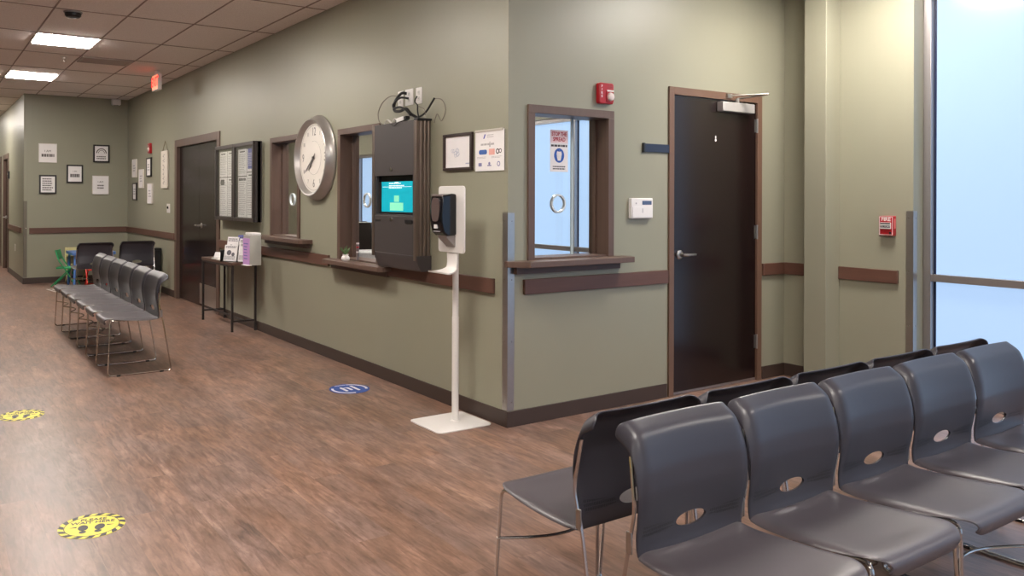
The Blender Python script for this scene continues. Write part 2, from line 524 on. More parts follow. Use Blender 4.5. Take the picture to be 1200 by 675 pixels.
# baseboards -------------------------------------------------------------
bt, bh = 0.011, 0.097
struct('baseboard_front', MB().box(XL - bt, D1[0] - 0.045, YF - bt, YF, 0, bh).box(D1[1] + 0.05, XR, YF - bt, YF, 0, bh), BASEB, bev=0.002)
struct('baseboard_long', MB().box(XL - bt, XL, YF, D2[0] - 0.05, 0, bh).box(XL - bt, XL, D2[1] + 0.05, YB - bt, 0, bh), BASEB, bev=0.002)
struct('baseboard_right', MB().box(XR - bt, XR, 3.578, YF - bt, 0, bh).box(XR - bt, XR, 2.86, 3.404, 0, bh), BASEB, bev=0.002)
struct('baseboard_back', MB().box(XH - bt, XL, YB - bt, YB, 0, bh), BASEB, bev=0.002)
struct('baseboard_hall', MB().box(XH - bt, XH, YB, 16.72, 0, bh), BASEB, bev=0.002)

# chair rails ---------------------------------------------------------------
rt = 0.022
def rail_long(name, y0, y1, X=XL, z0=0.805, z1=0.898):
    L_ = abs(y1 - y0)
    return struct(name, MB().box(0, L_, 0, z1 - z0, 0, rt), RAILW, on_long(max(y0, y1), z0, X), bev=0.003)
def rail_front(name, x0, x1, Y=YF, z0=0.805, z1=0.898):
    return struct(name, MB().box(0, x1 - x0, 0, z1 - z0, 0, rt), RAILW, on_front(x0, z0, Y), bev=0.003)
rail_long('trim_2', 11.31, YB - rt); rail_long('trim_3', 6.35, 9.34); rail_long('trim_4', 3.985, 5.37)
rail_front('trim_5', 3.165, D1[0] - 0.045); rail_front('trim_6', D1[1] + 0.05, XR - rt)
rail_long('trim_7', 3.58, YF, XR); rail_long('trim_8', 2.974, 3.402, XR)
rail_front('trim_9', 1.53, XL, YB)
rail_long('trim_10', 14.62, 16.72, XH)

# corner guards ---------------------------------------------------------------
def guard(name, M, w, label, z1=1.31, z0=0.10, m=None):
    mb = MB().box(0, w, 0, z1 - z0, -0.001, 0.002).box(-0.002, 0.0, 0, z1 - z0, -w, 0.002)
    g = thing(name, M, label, 'corner guard', None)
    part('guard_plate', mb, m or STEEL, g)
    for k, zz in enumerate((0.05, 0.42, 0.80, z1 - z0 - 0.05)):
        part('screw', MB().lathe([(0.0045, 0), (0.003, 0.002), (0.0005, 0.0025)], (w * 0.6, zz, 0.002), 10), CHROME, g)
        sc = MB(); sc.cyl((-0.002, zz, -w * 0.6), (-0.0045, zz, -w * 0.6), 0.004, 10)
        part('screw', sc, CHROME, g)
    return g
guard('corner_guard', on_front(XL, 0.10), 0.05, 'stainless steel corner guard on the wall corner behind the sanitizer stand')
# right end of the right wall: the face towards the room and the return facing the camera
guard('corner_guard', on_front(XR, 0.10, 2.878), 0.048, 'steel corner guard on the wall end beside the tall frosted window', z1=1.32)
guard('corner_guard', on_front(XH, 0.10, YB), 0.05, 'dull olive corner guard on the far hallway corner left of the pictures', z1=1.33, z0=0.10, m=mat('painted_guard', (112, 106, 94), 0.4, 0.3))

# ------------------------------------------------------------------ reception windows
def reception_window(name, M, w, h, depth, face=0.052, near_sill=None, hole_at=None, slide=None):
    """M at the lower left corner of the opening, local x right, y up, z out"""
    g = struct_root(name, M)
    fr = MB()
    e = 0.013
    # casing on the face of the wall
    f2 = face - e
    fr.box(-f2, w + f2, h - e, h + f2, -0.001, 0.016)
    fr.box(-f2, e, 0, h - e, -0.001, 0.016).box(w - e, w + f2, 0, h - e, -0.001, 0.016)
    # jambs and head through the wall
    fr.box(0.0, e, 0, h, -depth, 0).box(w - e, w, 0, h, -depth, 0).box(e, w - e, h - e, h, -depth, 0).box(e, w - e, 0, e, -depth, 0)
    # stops
    s0, s1 = -depth + 0.045, -depth + 0.075
    fr.box(e, e + 0.014, e, h - e, s0, s1).box(w - e - 0.014, w - e, e, h - e, s0, s1)
    part('window_frame', fr, TRIMW, g, bev=0.002)
    gl = MB().box(e, w - e, e, h - e, -depth + 0.028, -depth + 0.034)
    part('pane', gl, GLASS, g)
    if slide is not None:
        tr = MB().box(slide - 0.011, slide + 0.011, e, h - e, -depth + 0.036, -depth + 0.044)
        part('sliding_glass_edge', tr, mat('clear_glass_edge', (176, 188, 190), 0.2, noise=0.02), g)
    if hole_at:
        part('speaking_hole_ring', MB().ring(hole_at[0], hole_at[1], 0.050, 0.063, -depth + 0.026, -depth + 0.046, 40), mat('clear_acrylic_ring', (206, 214, 218), 0.12, noise=0.02), g, bev=0.002)
    return g
reception_window('window_1', on_front(W1[0], W1[2]), W1[1] - W1[0], W1[3] - W1[2], 0.17, hole_at=(0.335, 0.35), slide=0.455)
reception_window('window_2', on_long(W2[1], W2[2]), W2[1] - W2[0], W2[3] - W2[2], 0.17, face=0.05, hole_at=(0.20, 0.365))
reception_window('window_3', on_long(W3[1], W3[2]), W3[1] - W3[0], W3[3] - W3[2], 0.17, face=0.05, hole_at=(0.225, 0.50), slide=0.52)

# counter shelves below the windows
def shelf(M, x0, x1, dep, label, back=0.17, w0=0.0, w1=0.0, ch=0.10):
    mb = MB()
    t = 0.036
    pts = [(x0 + 0.0, -dep * 0.25), (x0 + ch, -dep), (x1 - ch * 0.25, -dep), (x1, -dep * 0.75), (x1, 0), (x0, 0)]
    g = thing('transaction_shelf', M, label, 'counter shelf', 'transaction shelves under the reception windows')
    # local x right, y up, z out : prism in x-z, thickness along y
    poly = [(-p[1], p[0]) for p in pts]
    top = MB().prism([(z, x) for (z, x) in poly], -t, 0, axis=1)
    part('shelf_top', top, TRIMW, g, bev=0.003)
    ap = MB().box(x0 + ch * 0.7, x1 - ch * 0.6, -t - 0.045, -t, 0.0, 0.035)  # strip under the ledge, coloured as the brownish shade there
    part('underside_shade_strip', ap, mat('underside_shade_brown', (86, 68, 62), 0.5), g, bev=0.002)
    return g
shelf(on_front(W1[0], 1.015), -0.215, 0.80, 0.13, 'brown shelf ledge below the window with the STOP THE SPREAD notice')
shelf(on_long(W2[1], 1.015), -0.20, 0.98, 0.13, 'brown shelf ledge below the small window left of the clock')
shelf(on_long(W3[1], 0.878), -0.19, 0.90, 0.13, 'brown low shelf ledge with the potted plant, left of the kiosk')

# ------------------------------------------------------------------ doors
def lever(parent, x, y, z, out, dirx, label=None):
    l = MB()
    l.lathe([(0.033, 0), (0.033, 0.006), (0.028, 0.010), (0.014, 0.012), (0.012, 0.045)], (x, y, z), 28)
    l.tube([(x, y, z + 0.045), (x + dirx * 0.012, y, z + 0.056), (x + dirx * 0.05, y, z + 0.058), (x + dirx * 0.11, y, z + 0.052), (x + dirx * 0.118, y, z + 0.045)], 0.009, 10,
           rr=[0.012, 0.012, 0.010, 0.009, 0.006])
    return part('door_handle', l, STEEL, parent, label)
g = struct_root('door_1', on_front(D1[0], 0))
w, h = D1[1] - D1[0], D1[3]
e = 0.035
fr = MB().box(-0.03, e - 0.015, 0, h + 0.03, -TH, 0.014).box(w - e + 0.015, w + 0.035, 0, h + 0.03, -TH, 0.014).box(e - 0.015, w - e + 0.015, h - 0.025, h + 0.03, -TH, 0.014)
part('door_frame', fr, FRAMEB, g, bev=0.002)
part('door_leaf', MB().box(0.024, w - 0.024, 0.022, h - 0.029, -0.045, -0.002), DOORM, g, bev=0.001)
lever(g, 0.095, 1.0, -0.002, 1, 1)
part('latch_plate', MB().box(0.020, 0.026, 0.97, 1.06, -0.03, 0.002), STEEL, g)
for zz in (1.965, 1.145, 0.30):
    hg = MB().cyl((w - 0.018, zz - 0.055, 0.008), (w - 0.018, zz + 0.055, 0.008), 0.007, 12)
    hg.box(w - 0.040, w - 0.018, zz - 0.05, zz + 0.05, -0.003, 0.0015)
    part('hinge', hg, STEEL, g)
cl = MB().box(0.50, 0.875, h - 0.115, h - 0.045, 0, 0.055)
co = part('door_closer', cl, mat('aluminium_closer', (205, 200, 198), 0.35, 0.6, noise=0.03), g, bev=0.004)
arm = MB().cyl((0.70, h - 0.045, 0.03), (0.70, h - 0.01, 0.03), 0.014, 12)
arm.tube([(0.70, h - 0.012, 0.03), (0.80, h + 0.01, 0.22)], 0.007, 8)
arm.tube([(0.80, h + 0.012, 0.22), (0.61, h + 0.006, 0.012)], 0.006, 8)
arm.box(0.585, 0.64, h - 0.01, h + 0.02, 0.012, 0.03)
part('closer_arm', arm, STEEL, co)
part('keyhole_marker', MB().disc(0.487, 1.835, 0.009, 0.010, -0.002, 0.001).disc(0.487, 1.857, 0.006, 0.012, -0.002, 0.001), WHITEP, g)
part('door_bottom_sweep', MB().box(0.024, w - 0.024, 0.004, 0.020, -0.04, -0.002), ALU, g)

# double door far along the long wall
g = struct_root('door_2', on_long(D2[1], 0))
w, h = D2[1] - D2[0], D2[3]
fr = MB().box(-0.05, 0.055, 0, h + 0.06, -TH, 0.016).box(w - 0.055, w + 0.05, 0, h + 0.06, -TH, 0.016).box(0.055, w - 0.055, h - 0.04, h + 0.06, -TH, 0.016)
part('door_frame', fr, TRIMW, g, bev=0.003)
mid = w * 0.52
part('door_leaf', MB().box(0.057, mid - 0.002, 0.012, h - 0.042, -0.075, -0.03), DOORM, g)
part('door_leaf', MB().box(mid + 0.002, w - 0.057, 0.012, h - 0.042, -0.075, -0.03), DOORM, g)
lever(g, mid + 0.10, 1.04, -0.03, 1, -1)
part('kick_plate', MB().box(mid + 0.03, w - 0.08, 0.04, 0.30, -0.031, -0.027), STEEL, g, 'brushed steel kick plate')
for n_, y1 in (('door_3', 17.72), ('door_4', 19.24)):
    g = struct_root(n_, on_long(y1, 0, XH))
    w, h = 0.94, 2.15
    fr = MB().box(-0.05, 0.03, 0, h + 0.06, -TH, 0.016).box(w - 0.03, w + 0.05, 0, h + 0.06, -TH, 0.016).box(0.03, w - 0.03, h - 0.03, h + 0.06, -TH, 0.016)
    part('door_frame', fr, TRIMW, g, bev=0.003)
    part('door_leaf', MB().box(0.032, w - 0.032, 0.012, h - 0.032, -0.075, -0.03), DOORM, g)
    lever(g, 0.12, 1.0, -0.03, 1, 1)

# ------------------------------------------------------------------ storefront (frosted daylight windows)
def storefront(name, y0, y1, zs, ys, fw=0.05, dep=0.10, X=XW, last=None):
    """frame bars at heights zs and positions ys, panes between"""
    g = struct_root(name, Matrix.Translation((X, y0, 0)))
    fr = MB()
    for y in ys: fr.box(0.02, 0.02 + dep, y - y0 - fw / 2, y - y0 + fw / 2, zs[0], zs[-1])
    for a, b in zip(ys, ys[1:]):
        for z in zs:
            zl, zh = (z, z + fw) if z == zs[0] else ((z - fw, z) if z == zs[-1] else (z - fw / 2, z + fw / 2))
            fr.box(0.024, 0.02 + dep - 0.004, a - y0 + fw / 2, b - y0 - fw / 2, zl, zh)
    part('window_frame', fr, ALU, g, bev=0.002)
    for a, b in zip(ys, ys[1:]):
        for i in range(len(zs) - 1):
            z0, z1 = zs[i], zs[i + 1]
            part('gasket', MB().box(0.070, 0.076, a - y0 + fw / 2, a - y0 + fw / 2 + 0.012, z0, z1).box(0.070, 0.076, b - y0 - fw / 2 - 0.012, b - y0 - fw / 2, z0, z1), mat('blue_black_gasket', (22, 34, 66), 0.4), g)
            part('pane', MB().box(0.076, 0.084, a - y0, b - y0, z0, z1), DAYM, g)
    return g
storefront('window_4', WY0, 2.878, [0.0, 0.853, 2.86], [-4.77, -3.2, -1.7, -0.2, 1.3, 2.852])
# glazed entrance side behind the viewpoint: daylight on the front wall and the chair backs
rw = storefront('window_7', 0, 6.0, [0.0, 0.853, 2.5], [0.03, 1.5, 3.0, 4.5, 5.97], X=0)
rw.matrix_world = Matrix.Translation((4.0, WY0, 0)) @ Matrix.Rotation(R(90), 4, 'Z') @ Matrix.Scale(1, 4)
rw.matrix_world = Matrix(((0, -1, 0, 4.0), (-1, 0, 0, WY0), (0, 0, 1, 0), (0, 0, 0, 1)))
storefront('window_5', 4.15, 8.65, [0.0, 0.853, 2.29], [4.18, 6.44, 8.62])
storefront('window_6', 9.0, 12.2, [0.0, 0.853, 2.08], [9.03, 11.42, 12.17])

# ================================================================== CEILING THINGS
LLAB = {2: 'ceiling light panel over the near end of the row of six chairs', 3: 'ceiling light panel above the floor between the sanitizer stand and the camera',
        4: 'ceiling light panel directly above the viewpoint', 5: 'ceiling light panel behind the viewpoint, in line with the others',
        6: 'ceiling light panel behind and left of the viewpoint',
        7: 'ceiling light panel above the double row of chairs', 8: 'ceiling light panel behind the double row of chairs'}
diff = mat('light_diffuser', (255, 247, 238), 0.5, noise=0, emit=TROFFER)
base = None
for k, (x, y) in enumerate(TROFF):
    M = T(x + 0.305, y + 0.305, H)
    in_view = k < 2
    lab = {0: 'bright square ceiling light panel nearest the camera, beside the smoke detector',
           1: 'bright square ceiling light panel farthest down the room, left of the exit sign'}.get(k, LLAB.get(k))
    if base is None:
        base = thing('ceiling_light', M, lab, 'ceiling light', 'square ceiling lights')
        fr = MB()
        for (a, b, c, d) in ((-.305, .305, -.305, -.285), (-.305, .305, .285, .305), (-.305, -.285, -.285, .285), (.285, .305, -.285, .285)):
            fr.box(a, b, c, d, -0.006, 0.002)
        part('light_frame', fr, WHITEM, base)
        part('diffuser', MB().box(-.283, .283, -.283, .283, -0.013, 0.001), diff, base)
        remember(base)
    else:
        copy_thing(base, M, lab)
g = thing('smoke_detector', T(1.175, 7.73, H), 'round dark smoke detector on the ceiling near the closest light panel', 'smoke detector')
part('detector_base', MB().lathe([(0.075, -0.012), (0.08, -0.004), (0.08, 0.0)], n=32), mat('detector_grey', (150, 146, 146), 0.5), g)
part('detector_head', MB().lathe([(0.02, -0.052), (0.055, -0.048), (0.068, -0.034), (0.07, -0.012)], n=32), BLACK, g)
g = thing('sprinkler_head', T(1.458, 10.226, H), 'small shiny sprinkler head on the ceiling between the two lights', 'sprinkler')
part('escutcheon', MB().lathe([(0.042, -0.002), (0.040, -0.008), (0.016, -0.012), (0.012, -0.03)], n=24), WHITEM, g)
sp = MB().lathe([(0.024, -0.062), (0.024, -0.059), (0.004, -0.058)], n=16)
sp.tube([(0.012, 0, -0.03), (0.014, 0, -0.045), (0.003, 0, -0.058)], 0.002, 6).tube([(-0.012, 0, -0.03), (-0.014, 0, -0.045), (-0.003, 0, -0.058)], 0.002, 6)
part('deflector', sp, CHROME, g)
g = thing('ceiling_vent', T(1.93, 10.30, H), 'square air vent in the ceiling right of the sprinkler head', 'air vent')
fr = MB()
for (a, b, c, d) in ((-.29, .29, -.20, -.17), (-.29, .29, .17, .20), (-.29, -.26, -.17, .17), (.26, .29, -.17, .17)): fr.box(a, b, c, d, -0.012, 0.0)
part('vent_frame', fr, mat('vent_paint', (176, 164, 158), 0.5), g)
part('vent_backing', MB().box(-.26, .26, -.17, .17, -0.002, 0.0), mat('vent_dark', (70, 62, 58), 0.8), g)
for k in range(7):
    y = -0.14 + k * 0.047
    sl = MB().prism([(y - 0.02, -0.003), (y + 0.014, -0.011), (y + 0.016, -0.009), (y - 0.018, -0.001)], -0.26, 0.26, axis=0)
    part('slat', sl, MATS['vent_paint'], g)
# exit sign: hung from the ceiling, faces the room
g = thing('exit_sign', on_long(10.72, 2.80, 2.62), 'small lit red EXIT sign hanging from the ceiling by the long wall', 'exit sign')
part('sign_housing', MB().rbox(-0.15, 0.15, -0.01, 0.20, 0.012, -0.05, 0.0), WHITEP, g, bev=0.003)
part('sign_face', MB().box(-0.138, 0.138, 0.004, 0.186, 0.0, 0.003), mat('exit_face_glow', (255, 150, 110), 0.4, noise=0, emit=0.9), g, 'glowing pale orange face')
part('lettering', MB().text('EXIT', 0, 0.096, 0.17, 0.003, 0.002, bold=0.004), mat('exit_letter_glow', (255, 30, 18), 0.4, noise=0, emit=2.2), g, 'glowing red EXIT lettering')
part('canopy', MB().box(-0.06, 0.06, 0.20, 0.25, -0.045, -0.005), WHITEP, g)
g = thing('motion_sensor', T(2.84, 14.22, H - 0.05), 'small white sensor box where the far ceiling meets the back corner', 'motion sensor')
part('sensor_body', MB().box(-0.07, 0.07, -0.04, 0.06, -0.05, 0.05), WHITEP, g, bev=0.012)
part('sensor_lens', MB().disc(0, 0, 0.04, 0.02, -0.056, -0.048), mat('sensor_lens_grey', (120, 112, 110), 0.3), g)

# ================================================================== STACKING CHAIRS
def grid_mesh(fn, nu, nv):
    v = []; f = []
    for i in range(nu + 1):
        for j in range(nv + 1):
            v.append(fn(i / nu, j / nv))
    for i in range(nu):
        for j in range(nv):
            a = i * (nv + 1) + j
            f.append((a, a + 1, a + nv + 2, a + nv + 1))
    return v, f
def interp(tab, x):
    for (a, b) in zip(tab, tab[1:]):
        if x <= b[0]:
            t = (x - a[0]) / (b[0] - a[0]); t = t * t * (3 - 2 * t) if False else t
            return a[1] + (b[1] - a[1]) * t
    return tab[-1][1]
def catm(tab, n):
    """smooth resample of a list of tuples"""
    out = []
    P = [Vector(p) for p in tab]; P = [P[0] * 2 - P[1]] + P + [P[-1] * 2 - P[-2]]
    for i in range(1, len(P) - 2):
        for k in range(n):
            t = k / n
            a, b, c, d = P[i - 1], P[i], P[i + 1], P[i + 2]
            out.append(0.5 * ((2 * b) + (c - a) * t + (2 * a - 5 * b + 4 * c - d) * t * t + (-a + 3 * b - 3 * c + d) * t ** 3))
    out.append(P[-2]); return out
def bake(v, f, thick, levels=1, cutter=None, name='shell'):
    me = bpy.data.meshes.new(name); me.from_pydata([tuple(x) for x in v], [], f)
    for p in me.polygons: p.use_smooth = True
    o = bpy.data.objects.new(name, me); COL.objects.link(o)
    s = o.modifiers.new('s', 'SOLIDIFY'); s.thickness = thick; s.offset = 0
    ss = o.modifiers.new('u', 'SUBSURF'); ss.levels = levels; ss.render_levels = levels
    c = None
    if cutter:
        cm = cutter.mesh('cutter'); c = bpy.data.objects.new('cutter', cm); COL.objects.link(c)
        b = o.modifiers.new('b', 'BOOLEAN'); b.operation = 'DIFFERENCE'; b.object = c; b.solver = 'EXACT'
    bpy.context.view_layer.update()
    dg = bpy.context.evaluated_depsgraph_get()
    out = bpy.data.meshes.new_from_object(o.evaluated_get(dg))
    bpy.data.objects.remove(o)
    if c: bpy.data.objects.remove(c)
    bm = bmesh.new(); bm.from_mesh(out)
    for fc in bm.faces: fc.smooth = True
    for ed in bm.edges:
        if len(ed.link_faces) != 2 or ed.calc_face_angle(3.2) > R(38): ed.smooth = False
    bm.to_mesh(out); bm.free()
    out.materials.clear()
    return out
# seat: sitter faces -y
sprof = [(-0.232, 0.396), (-0.238, 0.412), (-0.237, 0.432), (-0.216, 0.446), (-0.15, 0.449), (-0.05, 0.442), (0.05, 0.435), (0.12, 0.434), (0.165, 0.440)]
SP = catm(sprof, 3)
def seat_fn(u, v):
    i = u * (len(SP) - 1); a = int(min(i, len(SP) - 2)); t = i - a
    y, z = SP[a].lerp(SP[a + 1], t)
    hw = 0.2375
    c = abs(v * 2 - 1)
    # rounded front corners, slight taper to the back
    fy = max(0, (-y - 0.15) / 0.09)
    hw -= 0.055 * min(1, fy) ** 2.0 + 0.012 * max(0, y) / 0.16
    x = (v * 2 - 1) * hw
    z -= 0.014 * (1 - c ** 2.0) * (1 - min(1, fy)) * 0.8
    z -= 0.014 * max(0, (c - 0.84) / 0.16) ** 2 * (1 - min(1, max(0, (-y - 0.10) / 0.10)))
    if z < 0.43: z += (0.43 - z) * 0.55 * max(0, (c - 0.7) / 0.3) ** 2 * min(1, fy)
    return (x, y, z)
SEAT_ME = bake(*grid_mesh(seat_fn, 22, 20), 0.008, 1, name='seat')
BPT = [(0.425, 0.163), (0.445, 0.170), (0.48, 0.173), (0.54, 0.166), (0.60, 0.161), (0.66, 0.164), (0.715, 0.176), (0.755, 0.190), (0.80, 0.208)]
def back_y(z):
    for (p, q) in zip(BPT, BPT[1:]):
        if z <= q[0]:
            t = (z - p[0]) / (q[0] - p[0]); return p[1] + (q[1] - p[1]) * t
    return BPT[-1][1]
def back_fn(u, v):
    # rounded-rectangle panel; its rim rolls back, most of all along the top
    z0, z1, rc = 0.425, 0.783, 0.042
    s = v * 2 - 1
    c = abs(s)
    c = c / 0.80 * 0.885 if c < 0.80 else 0.885 + (c - 0.80) / 0.20 * 0.115      # denser rows in the rim
    s = math.copysign(c, s)
    uu = u / 0.82 * 0.925 if u < 0.82 else 0.925 + (u - 0.82) / 0.18 * 0.075
    zt = (z0 + (z1 - z0) * uu)
    hw = 0.221 + 0.014 * math.sin(PI / 2 * min(1, (zt - z0) / 0.26))
    x = s * hw
    d = max(0.0, abs(x) - (hw - rc))
    top = z1 - (rc - math.sqrt(max(0, rc * rc - d * d)))
    z = z0 + (top - z0) * uu
    k = min(1, max(0, (z - z0 - 0.03) / 0.28))
    y = back_y(z)
    y -= 0.024 * s * s * math.sin(PI * min(1, max(0, (z - z0) / 0.44)))
    lw = 0.033
    a = max(0.0, 1 - (top - z) / lw); b = max(0.0, 1 - (hw - abs(x)) / lw) * k
    y += 0.030 * a ** 1.15 + 0.030 * b ** 1.15 + 0.010 * a * b
    return (x, y, z)
cut = MB()
poly = [(0.492 + 0.0215 * math.sin(2 * PI * j / 28), 0.0 + 0.064 * math.cos(2 * PI * j / 28)) for j in range(28)]
cut.prism([(a, b) for a, b in poly], 0.05, 0.30, axis=1)   # (z,x) polygon pushed along y
BACK_ME = bake(*grid_mesh(back_fn, 30, 30), 0.007, 1, cut, name='backrest')

def fillet(pts, r, k=4):
    out = [Vector(pts[0])]
    for a, b, c in zip(pts, pts[1:], pts[2:]):
        a, b, c = Vector(a), Vector(b), Vector(c)
        p = b + (a - b).normalized() * r; q = b + (c - b).normalized() * r
        for i in range(k + 1):
            t = i / k
            out.append((1 - t) ** 2 * p + 2 * t * (1 - t) * b + t * t * q)
    out.append(Vector(pts[-1])); return out
def make_chair(M, label, group):
    t = thing('stacking_chair', M, label, 'chair', group)
    part('seat', SEAT_ME, PLASTIC, t); part('backrest', BACK_ME, BACK, t)
    for s in (-1, 1):
        X = s * 0.236
        path = fillet([(s * 0.215, 0.10, 0.423), (s * 0.218, -0.205, 0.436), (X, -0.225, 0.0075), (X, 0.262, 0.0075), (s * 0.232, 0.192, 0.42), (s * 0.236, 0.160, 0.56), (s * 0.228, 0.182, 0.70)], 0.03)
        part('frame_rod', MB().tube(path, 0.0058, 8), CHROME, t)
        part('side_bracket', MB().box(-0.003, 0.003, -0.010, 0.010, -0.030, 0.030), STEEL, t, bev=0.002, M=Matrix.Translation((s * 0.2365, 0.180, 0.468)))
        part('foot_glide', MB().box(X - 0.0062, X + 0.0062, -0.16, -0.13, 0.0, 0.012), BLACK, t)
        part('foot_glide', MB().box(X - 0.0062, X + 0.0062, 0.17, 0.20, 0.0, 0.012), BLACK, t)
    bow = [(-0.23 + 0.46 * k / 12, -0.215 + 0.085 * math.sin(PI * k / 12), 0.27 - 0.0 * math.sin(PI * k / 12)) for k in range(13)]
    part('cross_bar', MB().tube(bow, 0.0052, 8), CHROME, t)
    part('seat_support', MB().tube([(-0.216, -0.10, 0.424), (0.216, -0.10, 0.424)], 0.005, 6).tube([(-0.216, 0.08, 0.418), (0.216, 0.08, 0.418)], 0.005, 6), CHROME, t)
    remember(t)
    return t
ordA = ['nearest the camera at the left end of the front row', 'second from the left end of the front row', 'in the middle of the front row', 'second from the window end of the front row', 'at the window end of the front row']
ordB = ['left end of the back row, its seat in view', 'second from the left in the back row', 'middle of the back row', 'second from the window in the back row', 'window end of the back row']
SPC = 0.486
ch0 = None
for k in range(5):
    M = T(1.868 + SPC * k, 1.355 + 0.003 * k, 0, 0)
    lab = 'black stacking chair, ' + ordA[k]
    if ch0 is None: ch0 = make_chair(M, lab, 'front row of waiting chairs')
    else: copy_thing(ch0, M, lab)
for k in range(5):
    M = T(1.862 + SPC * k, 1.905, 0, PI)
    copy_thing(ch0, M, 'black plastic stacking chair facing away, ' + ordB[k], 'back row of waiting chairs')
words = ['nearest the camera', 'second from the near end', 'third from the near end', 'fourth from the near end', 'fifth from the near end', 'farthest from the camera']
for k in range(6):
    M = T(1.478 + 0.003 * k, 6.795 + 0.4885 * k, 0, -PI / 2)
    copy_thing(ch0, M, 'black stacking chair in the side row facing left, ' + words[k], 'row of six chairs facing left')
copy_thing(ch0, T(2.035, 11.76, 0, PI + R(3)), 'black chair with its back to the camera beside the red kids chair', 'far waiting chairs')
copy_thing(ch0, T(2.63, 11.90, 0, PI - R(1)), 'black chair with its back to the camera near the long wall', 'far waiting chairs')
g = thing('waste_bin', T(2.965, 12.12, 0), 'narrow black bin against the long wall right of the far chairs', 'bin')
part('bin_body', MB().prism([(-0.060, -0.125), (0.060, -0.125), (0.060, 0.125), (-0.060, 0.125)], 0.0, 0.62), BLACK, g, bev=0.008)
part('bin_lid', MB().box(-0.066, 0.066, -0.132, 0.132, 0.62, 0.655), BLACK, g, bev=0.006)

# ================================================================== KIDS TABLE AND CHAIRS
BLUE = mat('kids_blue_paint', (84, 126, 196), 0.4); GREEN = mat('kids_green_paint', (34, 150, 90), 0.4)
REDK = mat('kids_red_paint', (205, 44, 34), 0.4); YEL = mat('kids_pale_yellow_paint', (204, 198, 142), 0.4)
g = thing('kids_table', T(2.33, 13.55, 0, 0), 'small blue square kids table near the back wall', 'table')
part('tabletop', MB().rbox(-0.32, 0.32, -0.32, 0.32, 0.03, 0.50, 0.545), BLUE, g, bev=0.004)
for sx in (-1, 1):
    for sy in (-1, 1):
        part('leg', MB().tube([(sx * 0.27, sy * 0.27, 0.50), (sx * 0.285, sy * 0.285, 0.0)], 0.019, 10), BLUE, g)
def kid_chair(M, m, label):
    t = thing('kids_folding_chair', M, label, 'chair', 'small folding kids chairs')
    part('seat', MB().rbox(-0.14, 0.14, -0.14, 0.13, 0.03, 0.285, 0.305), m, t, bev=0.003)
    part('backrest', MB().prism([(0.135 + 0.02 * abs(a) * 2, 0.42) for a in (0,)] + [(0.20, 0.42), (0.235, 0.56), (0.215, 0.565), (0.18, 0.42)], -0.13, 0.13, axis=0) if False else
         MB().box(-0.135, 0.135, -0.008, 0.008, -0.075, 0.075), m, t, bev=0.006, M=Matrix.Translation((0, 0.118, 0.50)) @ Matrix.Rotation(R(-17), 4, 'X'))
    for s in (-1, 1):
        part('frame_tube', MB().tube(catm([(s * 0.15, -0.17, 0.01), (s * 0.148, -0.03, 0.24), (s * 0.145, 0.085, 0.42), (s * 0.14, 0.135, 0.575)], 4), 0.010, 8), m, t)
        part('rear_leg', MB().tube([(s * 0.13, -0.08, 0.29), (s * 0.13, 0.20, 0.01)], 0.009, 8), m, t)
    part('cross_bar', MB().tube([(-0.15, -0.155, 0.07), (0.15, -0.155, 0.07)], 0.007, 6).tube([(-0.13, 0.15, 0.06), (0.13, 0.15, 0.06)], 0.007, 6), m, t)
    return t
kid_chair(T(1.99, 13.62, 0, R(70)), GREEN, 'green kids chair on the left side of the blue kids table')
kid_chair(T(2.33, 13.08, 0, R(0)), REDK, 'red kids chair below the far black chair, in front of the blue table')
kid_chair(T(2.20, 14.085, 0, R(0)), YEL, 'pale yellow kids chair behind the blue kids table')
solo('paper_strip', MB().box(-0.012, 0.012, -0.22, 0.22, 0, 0.003).box(0.05, 0.072, -0.20, 0.16, 0, 0.003).box(-0.02, 0.08, 0.15, 0.17, 0.003, 0.005), WHITEP, T(1.70, 13.1, 0.0, R(8)),
     'white strips lying on the floor left of the farthest side-row chair', 'floor strip')

# ================================================================== CONSOLE TABLE AND ITS LEAFLETS
TX, TY, TZ = 2.905, 8.605, 0.72
WOODT = wood_mat('walnut_table_top', (92, 66, 56), 0.35, axis=1)
IRON = mat('black_iron', (40, 34, 33), 0.45, noise=0.05)
g = thing('console_table', T(TX, TY, 0), 'narrow dark wood console table with black metal legs by the wall', 'table')
part('tabletop', MB().box(-0.15, 0.13, -0.52, 0.52, TZ - 0.028, TZ), WOODT, g, bev=0.002)
for sx in (-0.135, 0.115):
    for sy in (-0.50, 0.50):
        part('leg', MB().box(sx - 0.011, sx + 0.011, sy - 0.011, sy + 0.011, 0, TZ - 0.028), IRON, g, bev=0.001)
part('lower_rail', MB().box(-0.125, 0.105, -0.508, -0.492, 0.10, 0.118).box(-0.125, 0.105, 0.492, 0.508, 0.10, 0.118).box(-0.018, 0.002, -0.492, 0.492, 0.10, 0.118), IRON, g)
part('upper_rail', MB().box(-0.146, -0.124, -0.49, 0.49, TZ - 0.05, TZ - 0.028).box(0.104, 0.126, -0.49, 0.49, TZ - 0.05, TZ - 0.028), IRON, g)
LILAC = mat('lilac_card', (196, 150, 206), 0.5); LGREY = mat('grey_card', (176, 174, 166), 0.5); INDIGO = mat('indigo_print', (92, 96, 170), 0.5)
